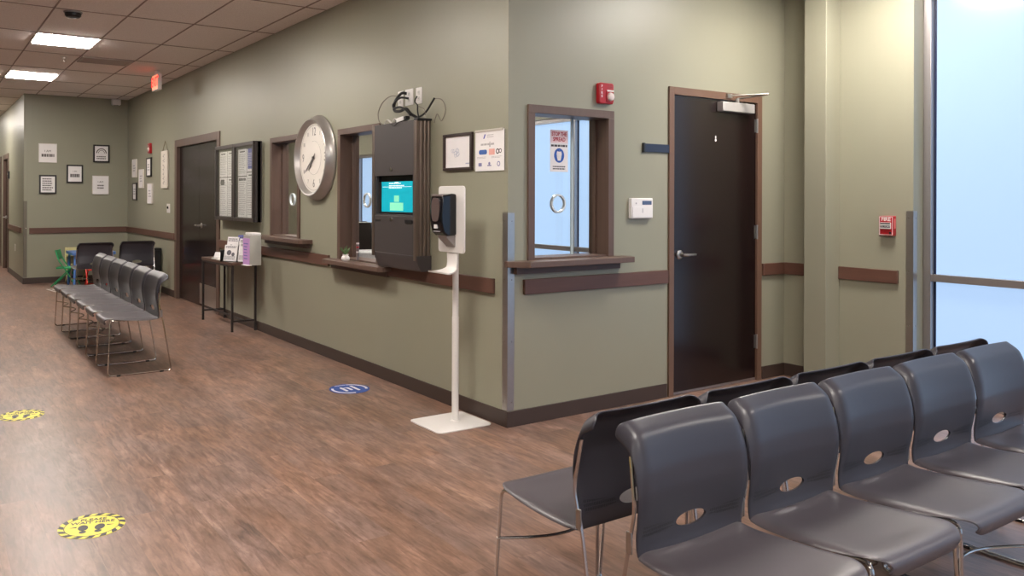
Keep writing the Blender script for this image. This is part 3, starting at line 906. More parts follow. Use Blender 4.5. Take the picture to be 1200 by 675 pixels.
# the leaflet holder is turned a little towards the room
HM = T(2.875, 8.19, TZ, R(32))
def face_out(x, y, z, tilt, base=HM):
    """frame on the console table: local x right, y up (leaning back), z out towards the room"""
    return base @ Matrix(((0, 0, -1, x), (-1, 0, 0, y), (0, 1, 0, z), (0, 0, 0, 1))) @ Matrix.Rotation(R(-tilt), 4, 'X')
def stand_sheet(y, x, w, h, tilt, label, extra=None, m=PAPER, t=0.003, name='leaflet', pic=True):
    g = thing(name, face_out(x, y, 0.008, tilt), label, 'leaflet', 'leaflets on the console table')
    part('sheet', MB().box(-w / 2, w / 2, 0, h, 0, t), m, g)
    k = MB()
    k.lines(-w / 2 + 0.012, w / 2 - 0.012, h * 0.80, h * 0.95, 2, t, 0.6, 0.2)
    if pic: k.disc(-w * 0.12, h * 0.52, w * 0.18, h * 0.16, t, t + 0.0004).disc(w * 0.2, h * 0.42, w * 0.12, h * 0.12, t, t + 0.0004)
    k.lines(-w / 2 + 0.012, w / 2 - 0.012, h * 0.08, h * 0.32, 5, t, 0.45, 0.3)
    part('print', k, mat('slate_print', (104, 100, 108), 0.7), g)
    if extra: part('header_print', MB().box(-w / 2, w / 2, h * 0.78, h, t, t + 0.0003), extra, g, 'blue printed header')
    return g
g = thing('leaflet_holder', HM, 'dark stepped leaflet holder on the console table', 'leaflet holder')
part('holder_back', MB().box(0.062, 0.068, -0.20, 0.20, 0, 0.19), BLACK, g)
part('holder_side', MB().box(-0.06, 0.062, -0.204, -0.20, 0, 0.12), BLACK, g)
part('holder_side', MB().box(-0.06, 0.062, 0.20, 0.204, 0, 0.12), BLACK, g)
part('holder_base', MB().box(-0.06, 0.062, -0.20, 0.20, 0, 0.006), BLACK, g)
stand_sheet(0.115, 0.000, 0.150, 0.255, 12, 'white leaflet with dark photo at the left back of the holder')
stand_sheet(-0.045, 0.000, 0.145, 0.240, 12, 'white leaflet with dark picture in the middle of the holder')
stand_sheet(0.095, -0.040, 0.170, 0.170, 12, 'short wide leaflet with dark figures at the front of the holder')
stand_sheet(-0.085, -0.036, 0.150, 0.200, 12, 'white text leaflet at the right front of the holder', pic=False)
stand_sheet(-0.130, 0.022, 0.105, 0.285, 12, 'tall leaflet with blue header behind the text leaflet', extra=INDIGO)
stand_sheet(0.020, 0.018, 0.100, 0.275, 12, 'tall leaflet with blue header at the middle back of the holder', extra=INDIGO)
for (y, x, lab) in ((8.70, 2.80, 'small white card stand at the left end of the console table'), (8.52, 2.80, 'small white card stand just left of the leaflet holder')):
    g = thing('card_holder', T(x, y, TZ, R(25)), lab, 'card holder', 'card stands on the console table')
    part('holder_base', MB().box(-0.035, 0.03, -0.055, 0.055, 0, 0.014), WHITEP, g, bev=0.002)
    part('cards', MB().box(-0.05, 0.05, 0, 0.06, 0, 0.014), PAPER, g, M=Matrix(((0, 0, -1, 0.010), (-1, 0, 0, 0), (0, 1, 0, 0.014), (0, 0, 0, 1))) @ Matrix.Rotation(R(-25), 4, 'X'))
g = thing('literature_box', T(2.845, 7.77, TZ), 'tall box with lilac front and grey side on the table', 'box')
part('box_body', MB().box(-0.045, 0.075, -0.10, 0.085, 0, 0.30), LGREY, g, bev=0.003)
part('box_front', MB().box(-0.050, -0.045, -0.098, 0.083, 0.004, 0.27), LILAC, g, 'lilac printed front panel')
part('box_flap', MB().box(-0.03, 0.075, -0.095, 0.08, 0.30, 0.325), WHITEP, g, bev=0.008)
part('print', MB().lines(-0.06, 0.07, -0.09, 0.09, 6, 0, 0.35), INDIGO, g, M=Matrix(((0, 0, -1, -0.0502), (-1, 0, 0, 0), (0, 1, 0, 0.14), (0, 0, 0, 1))))
solo('paper_note', MB().box(-0.03, 0.03, -0.07, 0.07, 0, 0.008), PAPER, T(2.79, 7.60 + 0.58 - 0.46, TZ, R(0)) @ Matrix.Translation((-0.005, 0, 0)), 'small white note pad lying in front of the lilac box', 'note pad', bev=0.002)

# ================================================================== THINGS ON THE LONG WALL
# notice case
g = thing('notice_case', on_long(9.26, 1.14, XL - 0.001), 'dark framed glass notice case with two doors on the long wall', 'notice board')
w, h = 1.27, 0.85
d = 0.085
part('case_body', MB().box(0, w, 0, h, 0, 0.050).box(0, 0.02, 0, h, 0.012, d - 0.01).box(w - 0.02, w, 0, h, 0.012, d - 0.01).box(0.02, w - 0.02, 0, 0.02, 0.012, d - 0.01).box(0.02, w - 0.02, h - 0.02, h, 0.012, d - 0.01), DGREY, g, bev=0.003)
for (a, b) in ((0.003, w / 2 - 0.002), (w / 2 + 0.002, w - 0.003)):
    fw = 0.040
    dd = part('case_door', MB().box(a, b, 0, fw, d - 0.01, d + 0.012).box(a, b, h - fw, h, d - 0.01, d + 0.012).box(a, a + fw, fw, h - fw, d - 0.01, d + 0.012).box(b - fw, b, fw, h - fw, d - 0.01, d + 0.012), mat('dark_bronze_frame', (58, 50, 48), 0.35, noise=0.05), g, bev=0.003)
    part('pane', MB().box(a + fw, b - fw, fw, h - fw, d - 0.004, d), GLASS, dd)
part('door_lock', MB().cyl((w / 2 - 0.02, h * 0.48, d + 0.012), (w / 2 - 0.02, h * 0.48, d + 0.02), 0.008, 14), STEEL, g)
pos = ['far left', 'second from the left', 'third from the left', 'far right']
for c in range(4):
    x0 = (0.050, 0.325, 0.685, 0.960)[c]; sw = 0.262
    for r_ in range(2):
        hh = (0.29, 0.44)[r_]; y0 = (0.495, 0.045)[r_]
        if c == 3: hh = (0.245, 0.48)[r_]; y0 = (0.535, 0.045)[r_]
        s = thing('notice_sheet', on_long(9.26 - x0, 1.14 + y0, XL - 0.0515), ('white printed notice, %s column, %s half of the notice case' % (pos[c], ('upper', 'lower')[r_])), 'notice', 'notices in the glass case')
        part('sheet', MB().box(0, sw, 0, hh, 0, 0.001), PAPER, s)
        if c == 3 and r_ == 0:
            part('poster_print', MB().box(0.03, sw, 0.03, hh, 0.001, 0.0016), INDIGO, s, 'blue printed picture')
            part('print', MB().lines(0.05, sw - 0.03, 0.06, hh - 0.04, 7, 0.0016, 0.3), PAPER, s)
        else:
            part('print', MB().lines(0.02, sw - 0.02, 0.02, hh - 0.05, 11 + 5 * r_, 0.001, 0.42), INKL, s)
            hd = MB()
            if (c, r_) == (0, 1): hd.rbox(0.03, 0.17, hh - 0.085, hh - 0.02, 0.02, 0.001, 0.002)
            elif (c, r_) == (2, 1): hd.lines(0.02, sw - 0.02, hh - 0.05, hh - 0.01, 1, 0.001, 0.7)
            else: hd.lines(0.05, sw - 0.05, hh - 0.04, hh - 0.015, 1, 0.001, 0.6)
            part('heading', hd, INK, s)

# clock -----------------------------------------------------------------
g = thing('wall_clock', on_long(6.60, 1.757), 'large round silver wall clock with white face', 'clock')
part('rim', MB().lathe([(0.378, 0.0), (0.383, 0.006), (0.382, 0.018), (0.372, 0.028), (0.362, 0.045), (0.354, 0.062), (0.350, 0.078), (0.346, 0.088), (0.339, 0.093), (0.331, 0.090), (0.326, 0.080), (0.316, 0.060), (0.310, 0.044), (0.300, 0.040)], n=72),
     mat('brushed_pewter', (176, 172, 168), 0.36, 0.7, noise=0.06, scale=20), g)
part('dial', MB().disc(0, 0, 0.309, 0.309, 0.036, 0.0435, 64), mat('ivory_dial', (228, 222, 214), 0.5, noise=0.04, scale=6), g)
DN = mat('grey_dial_ink', (120, 114, 110), 0.6)
num = MB()
for k in range(12):
    a = PI / 2 - 2 * PI * (k + 1) / 12
    if (k + 1) in (12, 3, 6, 9):
        num.text(str(k + 1), 0.232 * math.cos(a), 0.232 * math.sin(a), 0.105, 0.0436, 0.001, sx=0.8)
    else:
        num.text(str(k + 1), 0.245 * math.cos(a), 0.245 * math.sin(a), 0.05, 0.0436, 0.001, sx=0.8)
num.ring(0, 0, 0.290, 0.292, 0.0436, 0.0446, 64)
num.ring(0, 0, 0.150, 0.1515, 0.0436, 0.0446, 48, a0=-2.4, a1=1.8)
part('numerals', num, DN, g)
def hand(L_, w_, ang, z):
    m = MB(); a = PI / 2 - ang; c, s_ = math.cos(a), math.sin(a)
    P = lambda u, v: (u * c - v * s_, u * s_ + v * c)
    m.prism([P(-0.05, -w_ * .5), P(L_ * 0.45, -w_), P(L_ * 0.62, -w_ * 1.5), P(L_, 0), P(L_ * 0.62, w_ * 1.5), P(L_ * 0.45, w_), P(-0.05, w_ * .5)], z, z + 0.0015)
    return m
HK = mat('dark_grey_hand', (82, 76, 74), 0.4)
part('minute_hand', hand(0.22, 0.006, R(233), 0.053), HK, g)
part('hour_hand', hand(0.145, 0.008, R(221), 0.049), HK, g)
part('hand_hub', MB().cyl((0, 0, 0.043), (0, 0, 0.058), 0.012, 16), HK, g)

# kiosk -------------------------------------------------------------------
KY, KZ, KW, KD = 5.372, 0.935, 0.652, 0.118
g = thing('check_in_kiosk', on_long(KY, KZ, XL - 0.001), 'charcoal wall cabinet with lit teal touch screen', 'kiosk')
kh = 1.015
BRZ = mat('bronze_aluminium', (122, 108, 98), 0.34, 0.7, noise=0.05)
part('cabinet_body', MB().box(0.03, KW - 0.045, 0.02, kh, 0, 0.03).box(0.03, 0.05, 0.1, kh - 0.005, 0.03, KD - 0.01).box(KW - 0.075, KW - 0.045, 0.1, kh - 0.005, 0.03, KD - 0.01)
     .box(0.05, KW - 0.075, kh - 0.02, kh - 0.005, 0.03, KD - 0.01).box(0.05, KW - 0.075, 0.325, 0.345, 0.03, KD - 0.01), DGREY, g, bev=0.002)
part('side_profile', MB().box(0.0, 0.032, 0.03, kh, 0.0, KD + 0.003), BRZ, g, 'bronze aluminium edge strip', bev=0.003)
pr = part('side_profile', MB().box(KW - 0.045, KW - 0.012, 0.025, kh - 0.008, 0.0, KD + 0.004), BRZ, g, 'bronze aluminium edge strip', bev=0.004)
for z in (0.02, 0.05, 0.082):
    part('side_rib', MB().tube([(KW - 0.012, 0.03, z), (KW - 0.012, kh - 0.012, z)], 0.0125, 10), BRZ, g)
part('end_cap', MB().box(KW - 0.05, KW + 0.003, kh - 0.008, kh + 0.006, 0.0, KD), BLACK, g, bev=0.002)
ud = part('upper_door', MB().box(0.036, KW - 0.048, 0.62 + 0.008, kh - 0.004, KD - 0.008, KD), DGREY, g, bev=0.002)
part('lock', MB().cyl((0.30, 0.672, KD), (0.30, 0.672, KD + 0.010), 0.013, 16).box(0.298, 0.302, 0.666, 0.690, KD + 0.010, KD + 0.012), CHROME, ud)
ld = part('lower_door', MB().box(0.034, KW - 0.048, 0.06, 0.335, KD - 0.008, KD), DGREY, g, bev=0.002)
part('lock', MB().cyl((0.30, 0.308, KD), (0.30, 0.308, KD + 0.010), 0.013, 16), CHROME, ld)
part('receipt_slot', MB().box(0.055, 0.13, 0.292, 0.304, KD, KD + 0.003), BLACK, ld)
part('card_slot', MB().rbox(KW - 0.16, KW - 0.06, 0.285, 0.31, 0.006, KD, KD + 0.006), BLACK, ld)
part('recess', MB().box(0.05, KW - 0.075, 0.345, 0.62, 0.03, 0.05).box(0.05, KW - 0.075, 0.585, 0.628, 0.05, 0.085), GBLACK, g)
part('bottom_tray', MB().prism([(0.0, 0.0), (0.0, KD + 0.004), (-0.02, KD - 0.01), (-0.055, KD - 0.04), (-0.055, 0.0)], 0.08, KW - 0.01, axis=0) if False else
     MB().prism([(0.06, 0.0), (0.06, KD + 0.002), (0.02, KD + 0.002), (-0.05, KD - 0.035), (-0.05, 0.0)], 0.05, KW + 0.002, axis=0), DGREY, g, bev=0.002)
mo = part('monitor', MB().box(0.07, KW - 0.10, 0.348, 0.60, 0.05, 0.082), BLACK, g, bev=0.003)
part('screen', MB().box(0.088, KW - 0.118, 0.362, 0.585, 0.082, 0.0835), mat('teal_screen', (12, 150, 168), 0.25, noise=0, emit=0.80), mo, 'lit teal display')
SG = mat('screen_pale_green', (120, 205, 170), 0.3, noise=0, emit=0.8)
part('screen_graphic', MB().box(0.215, 0.405, 0.372, 0.43, 0.0835, 0.0842).box(0.275, 0.345, 0.436, 0.482, 0.0835, 0.0842), SG, mo, 'pale green boxes on the display')
part('screen_graphic', MB().lines(0.20, 0.42, 0.53, 0.58, 3, 0.0835, 0.35).box(0.10, 0.52, 0.545, 0.547, 0.0835, 0.084).rbox(0.285, 0.335, 0.570, 0.58, 0.003, 0.0835, 0.0845), mat('screen_white', (230, 250, 250), 0.3, noise=0, emit=0.9), mo, 'white text on the display')

# outlet plates and cables above the kiosk
def plate(y, z, w_, h_, label, kind='outlet'):
    g = thing('outlet_plate', on_long(y, z), label, 'wall outlet', 'outlet plates above the kiosk')
    part('plate', MB().rbox(-w_ / 2, w_ / 2, -h_ / 2, h_ / 2, 0.004, 0, 0.006), WHITEP, g, bev=0.002)
    k = MB().rbox(-0.016, 0.016, 0.008, 0.036, 0.006, 0.006, 0.008).rbox(-0.016, 0.016, -0.036, -0.008, 0.006, 0.006, 0.008)
    part('socket', k, mat('socket_white', (206, 202, 200), 0.4), g)
    k = MB()
    for yy in (0.024, -0.020):
        for xx in (-0.006, 0.006): k.box(xx - 0.001, xx + 0.001, yy - 0.004, yy + 0.004, 0.008, 0.0085)
    part('slots', k, BLACK, g)
plate(5.145, 2.135, 0.072, 0.118, 'white outlet plate at the left end above the kiosk')
plate(5.02, 2.138, 0.11, 0.118, 'white double outlet plate in the middle above the kiosk')
plate(4.885, 2.135, 0.078, 0.118, 'white outlet plate at the right end above the kiosk')
CB = mat('black_cable', (22, 21, 22), 0.45, noise=0.03); CG = mat('grey_cable', (118, 108, 100), 0.5)
LX = lambda y, z, o: (XL - o, y, z)
def cable(pts, r, m, label):
    o = solo('cable', MB().tube([tuple(v) for v in catm(pts, 6)], r, 8), m, Matrix(), label, 'cable', 'cables above the kiosk')
    return o
cable([LX(5.145, 2.155, .02), LX(5.23, 2.165, .04), LX(5.34, 2.13, .045), LX(5.42, 2.06, .04), LX(5.40, 1.99, .045), LX(5.33, 1.958, .05)], 0.0035, CG, 'thin grey cable looping left from the outlets to the kiosk top')
cable([LX(5.03, 2.165, .02), LX(5.06, 2.165, .05), LX(5.13, 2.11, .06), LX(5.14, 2.05, .06), LX(5.06, 2.035, .06), LX(4.97, 2.045, .06), LX(4.90, 2.00, .06), LX(4.82, 1.965, .05)], 0.011, CB, 'thick black cable bundle bending below the outlets')
cable([LX(4.885, 2.13, .02), LX(4.885, 2.09, .04), LX(4.84, 2.06, .045), LX(4.83, 2.02, .05), LX(4.80, 1.965, .06)], 0.005, CB, 'black cable dropping from the right outlet plate')
cable([LX(4.86, 1.975, .05), LX(4.80, 1.975, .05), LX(4.72, 2.00, .05), LX(4.64, 2.07, .045), LX(4.62, 2.085, .045)], 0.007, CB, 'black cable end sticking up at the right of the kiosk top')
cable([LX(4.62, 2.085, .04), LX(4.56, 2.07, .02), LX(4.53, 2.00, .012), LX(4.58, 1.93, .012), LX(4.63, 1.98, .015), LX(4.66, 1.92, .02)], 0.0025, CG, 'thin grey wire curling on the wall right of the kiosk')
cable([LX(4.82, 2.05, .05), LX(4.74, 2.02, .05), LX(4.71, 1.975, .06)], 0.003, CG, 'short thin wire between the outlets and the kiosk corner')
cable([LX(5.00, 2.125, .02), LX(5.04, 2.13, .07), LX(5.11, 2.09, .085), LX(5.10, 2.06, .085), LX(5.02, 2.06, .085), LX(4.94, 2.035, .085), LX(4.87, 1.99, .085)], 0.008, CB, 'second black cable of the bundle, running just inside the thick one')
g = thing('power_adapter', on_long(5.0, 1.957) @ Matrix.Rotation(R(6), 4, 'Z'), 'small white and black power adapter on top of the kiosk', 'power adapter')
part('adapter_body', MB().box(-0.07, 0.03, 0, 0.032, 0.04, 0.085), WHITEP, g, bev=0.004)
part('plug', MB().box(0.03, 0.06, 0.004, 0.028, 0.045, 0.08).box(-0.10, -0.07, 0.006, 0.026, 0.05, 0.075), BLACK, g, bev=0.003)
cable([LX(5.09, 1.962, .06), LX(5.07, 1.935, .124), LX(5.02, 1.925, .126), LX(4.98, 1.94, .126), LX(4.95, 1.965, .07)], 0.003, CB, 'thin black wire loop hanging over the kiosk front edge')
cable([LX(5.30, 1.958, .05), LX(5.24, 1.985, .06), LX(5.18, 1.96, .06), LX(5.14, 1.985, .055), LX(5.10, 1.962, .06)], 0.006, mat('white_cable', (200, 194, 188), 0.4), 'tangled white cable on the left of the kiosk top')

# framed drawing and notice beside the kiosk
g = thing('picture_frame', on_long(4.553, 1.585), 'dark framed pale drawing right of the kiosk', 'picture')
w, h = 0.335, 0.245
part('frame', MB().box(0, w, 0, 0.018, 0, 0.02).box(0, w, h - 0.018, h, 0, 0.02).box(0, 0.022, 0.018, h - 0.018, 0, 0.02).box(w - 0.022, w, 0.018, h - 0.018, 0, 0.02), mat('dark_brown_frame', (52, 38, 36), 0.4), g, bev=0.002)
part('picture_paper', MB().box(0.02, w - 0.02, 0.016, h - 0.016, 0.002, 0.008), PAPER, g)
sk = MB()
for k in range(9):
    a = random.uniform(0, 6.28); rr_ = random.uniform(0.015, 0.045)
    sk.ring(0.14 + rr_ * math.cos(a), 0.125 + 0.7 * rr_ * math.sin(a), 0.014, 0.016, 0.008, 0.0086, 16, sy=0.8)
sk.lines(0.255, 0.305, 0.035, 0.05, 1, 0.008, 0.5)
part('pencil_drawing', sk, mat('pale_blue_ink', (168, 172, 192), 0.7), g)
g = thing('safety_notice', on_long(4.188, 1.572), 'white notice on a clip board with blue and pink panels right of the framed drawing', 'notice')
w, h = 0.30, 0.262
part('board', MB().box(0.02, w - 0.004, 0.003, h - 0.01, 0, 0.006), mat('brown_hardboard', (70, 58, 50), 0.5), g)
part('sheet', MB().box(0, w, 0.0, h - 0.006, 0.006, 0.009), PAPER, g)
part('clip', MB().box(0.0, w - 0.01, h - 0.014, h, 0.004, 0.014), mat('pale_clip', (196, 188, 178), 0.4), g, bev=0.002)
part('logo', MB().prism([(0.085, 0.205), (0.098, 0.205), (0.112, 0.232), (0.099, 0.232)], 0.009, 0.0096), INDIGO, g)
part('print', MB().lines(0.125, 0.22, 0.207, 0.232, 2, 0.009, 0.4).lines(0.06, 0.25, 0.158, 0.178, 1, 0.009, 0.6).lines(0.02, 0.13, 0.078, 0.092, 2, 0.009, 0.4).lines(0.17, 0.28, 0.078, 0.092, 2, 0.009, 0.4)
     .disc(0.155, 0.178, 0.004, 0.007, 0.009, 0.0096).box(0.149, 0.161, 0.150, 0.170, 0.009, 0.0096), INKL, g)
part('blue_badge', MB().rbox(0.04, 0.125, 0.105, 0.135, 0.014, 0.009, 0.0098), mat('badge_blue', (52, 98, 176), 0.5), g)
part('badge_text', MB().text('ASK', 0.083, 0.119, 0.024, 0.0098, 0.0006), PAPER, g) if False else None
part('pink_panel', MB().box(0.145, 0.205, 0.10, 0.138, 0.009, 0.0096), mat('panel_pink', (232, 170, 160), 0.5), g)
part('grey_panel', MB().ring(0.235, 0.120, 0.010, 0.017, 0.009, 0.0096, 16).ring(0.262, 0.122, 0.009, 0.014, 0.009, 0.0096, 16), INK, g)
IV = mat('icon_violet', (130, 128, 170), 0.5)
part('icon', MB().rbox(0.035, 0.07, 0.030, 0.052, 0.004, 0.009, 0.0096), IV, g)
part('icon', MB().disc(0.15, 0.046, 0.010, 0.010, 0.009, 0.0096).box(0.13, 0.17, 0.030, 0.037, 0.009, 0.0096), IV, g)
part('icon', MB().ring(0.245, 0.042, 0.010, 0.016, 0.009, 0.0096, 16), IV, g)

# far part of the long wall: small pictures, hanging sign, switch, strobe
def far_pic(y, z, w_, h_, dark, label):
    g = thing('picture_frame', on_long(y, z), label, 'picture', 'small pictures on the far long wall')
    m = mat('black_picture_frame', (40, 36, 36), 0.4) if dark else mat('white_canvas_edge', (214, 208, 200), 0.5)
    b = 0.022 if dark else 0.006
    part('frame', MB().box(0, w_, 0, b, 0, 0.025).box(0, w_, h_ - b, h_, 0, 0.025).box(0, b, b, h_ - b, 0, 0.025).box(w_ - b, w_, b, h_ - b, 0, 0.025), m, g, bev=0.002)
    part('picture_paper', MB().box(b, w_ - b, b, h_ - b, 0.002, 0.018), PAPER, g)
    part('print', MB().lines(w_ * .2, w_ * .8, h_ * .3, h_ * .7, 3, 0.018, 0.5), INKL, g)
far_pic(13.88, 1.725, 0.28, 0.30, False, 'white canvas picture, top left of the five on the far long wall')
far_pic(13.84, 1.345, 0.26, 0.29, True, 'black framed picture, bottom left of the five on the far long wall')
far_pic(13.40, 1.545, 0.27, 0.30, False, 'white canvas picture in the middle of the five on the far long wall')
far_pic(12.90, 1.715, 0.28, 0.295, True, 'black framed picture, top right of the five on the far long wall')
far_pic(12.83, 1.30, 0.28, 0.31, False, 'white canvas picture, bottom right of the five on the far long wall')
g = thing('hanging_sign', on_long(11.985, 1.53), 'tall white wooden plaque hanging from string beside the double door', 'sign')
part('board', MB().box(0, 0.34, 0, 0.54, 0.003, 0.028), mat('whitewashed_wood', (216, 208, 196), 0.6, noise=0.1), g, bev=0.003)
part('string', MB().tube([(0.04, 0.54, 0.012), (0.17, 0.68, 0.010), (0.30, 0.54, 0.012)], 0.004, 6), mat('jute_string', (120, 104, 80), 0.8), g)
pt = MB()
for k in range(7):
    pt.ring(0.17, 0.075 + k * 0.065, 0.020, 0.028, 0.028, 0.0288, 14, a0=random.random() * 3, a1=4 + random.random() * 2)
    pt.box(0.10, 0.15, 0.07 + k * 0.065, 0.078 + k * 0.065, 0.028, 0.0288)
part('painted_script', pt, mat('faded_black_paint', (110, 104, 98), 0.7), g)
g = thing('dimmer_switch', on_long(11.66, 1.24), 'white switch plate with a dark knob left of the double door', 'switch')
part('plate', MB().rbox(-0.075, 0.075, -0.065, 0.065, 0.006, 0, 0.008), WHITEP, g, bev=0.002)
part('knob', MB().lathe([(0.020, 0.008), (0.019, 0.022), (0.012, 0.024)], (0, 0.012, 0), 18), BLACK, g)
# strobes
def strobe(M, label, sc=1.0):
    g = thing('fire_strobe', M, label, 'fire alarm', 'red fire alarm strobes')
    w_, h_ = 0.132 * sc, 0.138 * sc
    part('housing', MB().rbox(-w_ / 2, w_ / 2, -h_ / 2, h_ / 2, 0.016, 0, 0.034), RED, g, bev=0.006)
    part('strobe_reflector', MB().rbox(-0.006, w_ / 2 - 0.008, -h_ / 2 + 0.012, h_ * 0.14, 0.008, 0.034, 0.040), RED, g, bev=0.002)
    part('strobe_lens', MB().lathe([(0.030, 0.040), (0.026, 0.052), (0.014, 0.060), (0.002, 0.062)], (0.028, -0.022, 0), 8), mat('clear_lens', (228, 214, 210), 0.12), g, bev=0.001)
    part('white_band', MB().rbox(-0.002, 0.058, 0.012, 0.022, 0.003, 0.034, 0.042), WHITEP, g)
    t = MB()
    for k, c in enumerate('FIRE'): t.text(c, -0.044, 0.045 - k * 0.022, 0.022, 0.034, 0.001, bold=0.0004)
    part('lettering', t, WHITEP, g, 'white FIRE lettering')
    sl = MB()
    for k in range(4): sl.box(0.006, 0.052, 0.032 + k * 0.008, 0.035 + k * 0.008, 0.034, 0.0345)
    part('horn_slots', sl, mat('dark_red', (110, 10, 18), 0.5), g)
strobe(on_front(3.845, 2.095), 'red fire alarm strobe on the wall above the front reception window')
strobe(on_long(12.70, 2.15), 'red fire alarm strobe on the far long wall above the small pictures', 1.15)

# ================================================================== BACK WALL PICTURES
def back_pic(x0, x1, z0, z1, dark, label, design):
    g = thing('picture_frame', on_front(x0, z0, YB), label, 'picture', 'five pictures on the back wall')
    w_, h_ = x1 - x0, z1 - z0
    b = 0.024 if dark else 0.008
    m = MATS['black_picture_frame'] if dark else MATS['white_canvas_edge']
    part('frame', MB().box(0, w_, 0, b, 0, 0.028).box(0, w_, h_ - b, h_, 0, 0.028).box(0, b, b, h_ - b, 0, 0.028).box(w_ - b, w_, b, h_ - b, 0, 0.028), m, g, bev=0.002)
    part('picture_paper', MB().box(b, w_ - b, b, h_ - b, 0.002, 0.020), PAPER, g)
    k = MB(); z = 0.020; cx = w_ / 2
    if design == 'iam':
        k.text('I AM', cx, h_ * 0.60, 0.05, z, 0.001); k.lines(w_ * .16, w_ * .86, h_ * .28, h_ * .48, 1, z, 0.75, 0.0)
    elif design == 'arch':
        k.ring(cx, h_ * .52, w_ * .26, w_ * .32, z, z + .001, 24, a0=0, a1=PI); k.ring(cx, h_ * .52, w_ * .17, w_ * .20, z, z + .001, 24, a0=0, a1=PI)
        k.lines(w_ * .2, w_ * .8, h_ * .16, h_ * .38, 2, z, 0.5, 0.1)
    elif design == 'mid':
        k.text('I AM', cx, h_ * 0.64, 0.03, z, 0.001); k.lines(w_ * .22, w_ * .78, h_ * .3, h_ * .52, 1, z, 0.8, 0.0)
    elif design == 'quote':
        k.lines(w_ * .18, w_ * .82, h_ * .15, h_ * .85, 6, z, 0.5, 0.25)
    else:
        k.text('I AM', cx, h_ * 0.66, 0.045, z, 0.001); k.lines(w_ * .3, w_ * .7, h_ * .28, h_ * .54, 2, z, 0.55, 0.0)
    part('print', k, mat('soft_black_print', (104, 98, 98), 0.7), g)
back_pic(1.662, 1.935, 1.955, 2.265, False, 'white canvas reading I AM, upper left on the back wall', 'iam')
back_pic(2.490, 2.748, 1.980, 2.275, True, 'black framed print with an arch, upper right on the back wall', 'arch')
back_pic(2.080, 2.333, 1.628, 1.930, True, 'black framed print in the centre of the back wall group', 'mid')
back_pic(1.672, 1.930, 1.448, 1.755, True, 'black framed text print, lower left on the back wall', 'quote')
back_pic(2.475, 2.737, 1.442, 1.757, False, 'white canvas print, lower right on the back wall', 'low')
g = thing('outlet_plate', on_long(15.55, 0.52, XH), 'white outlet plate low on the far hallway wall', 'wall outlet')
part('plate', MB().rbox(-0.04, 0.04, -0.06, 0.06, 0.004, 0, 0.006), WHITEP, g, bev=0.002)
part('socket', MB().rbox(-0.016, 0.016, 0.008, 0.036, 0.006, 0.006, 0.008).rbox(-0.016, 0.016, -0.036, -0.008, 0.006, 0.006, 0.008), MATS['socket_white'], g)
g = thing('door_sign', on_long(16.62, 1.80, XH), 'small dark sign on the hallway wall beside the door', 'sign')
part('sign_plate', MB().box(-0.05, 0.05, -0.07, 0.07, 0, 0.03), BLACK, g, bev=0.003)
part('sign_print', MB().disc(0, 0.02, 0.018, 0.018, 0.03, 0.032), WHITEP, g)

# ================================================================== FRONT WALL THINGS
g = thing('thermostat_keypad', on_front(4.19, 1.333), 'white alarm keypad with a small screen left of the front door', 'keypad')
part('keypad_body', MB().rbox(-0.105, 0.105, -0.07, 0.07, 0.008, 0, 0.028), WHITEP, g, bev=0.004)
part('display', MB().rbox(0.0, 0.09, 0.025, 0.052, 0.003, 0.028, 0.030), mat('lcd_slate', (78, 92, 122), 0.2), g)
part('keypad_flap', MB().rbox(-0.095, 0.095, -0.062, 0.012, 0.004, 0.028, 0.032), WHITEP, g, bev=0.001)
part('indicator', MB().disc(-0.06, 0.035, 0.006, 0.006, 0.028, 0.030).box(-0.004, 0.004, -0.03, 0.0, 0.032, 0.0325), INKL, g)
g = thing('room_sign', on_front(4.345, 1.752), 'narrow dark blue room sign left of the door frame top', 'sign')
part('sign_plate', MB().box(-0.118, 0.135, -0.029, 0.029, 0.004, 0.012), NAVY, g, bev=0.002)
part('sign_holder', MB().box(-0.128, -0.112, -0.033, 0.033, 0, 0.016), BLACK, g, bev=0.001)

# notice taped to the glass of window_1
gz = -0.132
g = thing('stop_the_spread_notice', on_front(3.575, 1.575, YF + 0.130), 'white and red STOP THE SPREAD mask notice taped on the window', 'notice')
w_, h_ = 0.155, 0.275
part('sheet', MB().box(-w_ / 2, w_ / 2, 0, h_, 0, 0.001), PAPER, g)
part('pink_header', MB().box(-w_ / 2, w_ / 2, h_ - 0.085, h_, 0.001, 0.0014), mat('header_pink', (242, 216, 218), 0.6), g)
part('lettering', MB().text('STOP THE', 0, h_ - 0.027, 0.036, 0.0014, 0.0008, sx=0.80, bold=0.0008).text('SPREAD', 0, h_ - 0.062, 0.036, 0.0014, 0.0008, sx=0.86, bold=0.0008), mat('notice_red', (190, 40, 60), 0.6), g, 'red STOP THE SPREAD heading')
part('small_print', MB().lines(-0.07, 0.07, h_ - 0.112, h_ - 0.094, 1, 0.001, 0.75, 0).lines(-0.055, 0.055, 0.012, 0.042, 2, 0.001, 0.5, 0.1), INK, g)
bd = part('blue_mask_disc', MB().disc(0, 0.108, 0.044, 0.048, 0.001, 0.0016), mat('notice_blue', (34, 84, 170), 0.6), g)
part('mask_figure', MB().disc(0, 0.118, 0.022, 0.026, 0.0016, 0.002).prism([(-0.018, 0.10), (0.018, 0.10), (0.022, 0.122), (-0.022, 0.122)], 0.002, 0.0024).prism([(-0.012, 0.074), (0.012, 0.074), (0.020, 0.10), (-0.020, 0.10)], 0.0016, 0.002), PAPER, bd)
part('mask_figure', MB().disc(0, 0.138, 0.016, 0.005, 0.0024, 0.0028), MATS['notice_blue'], bd)

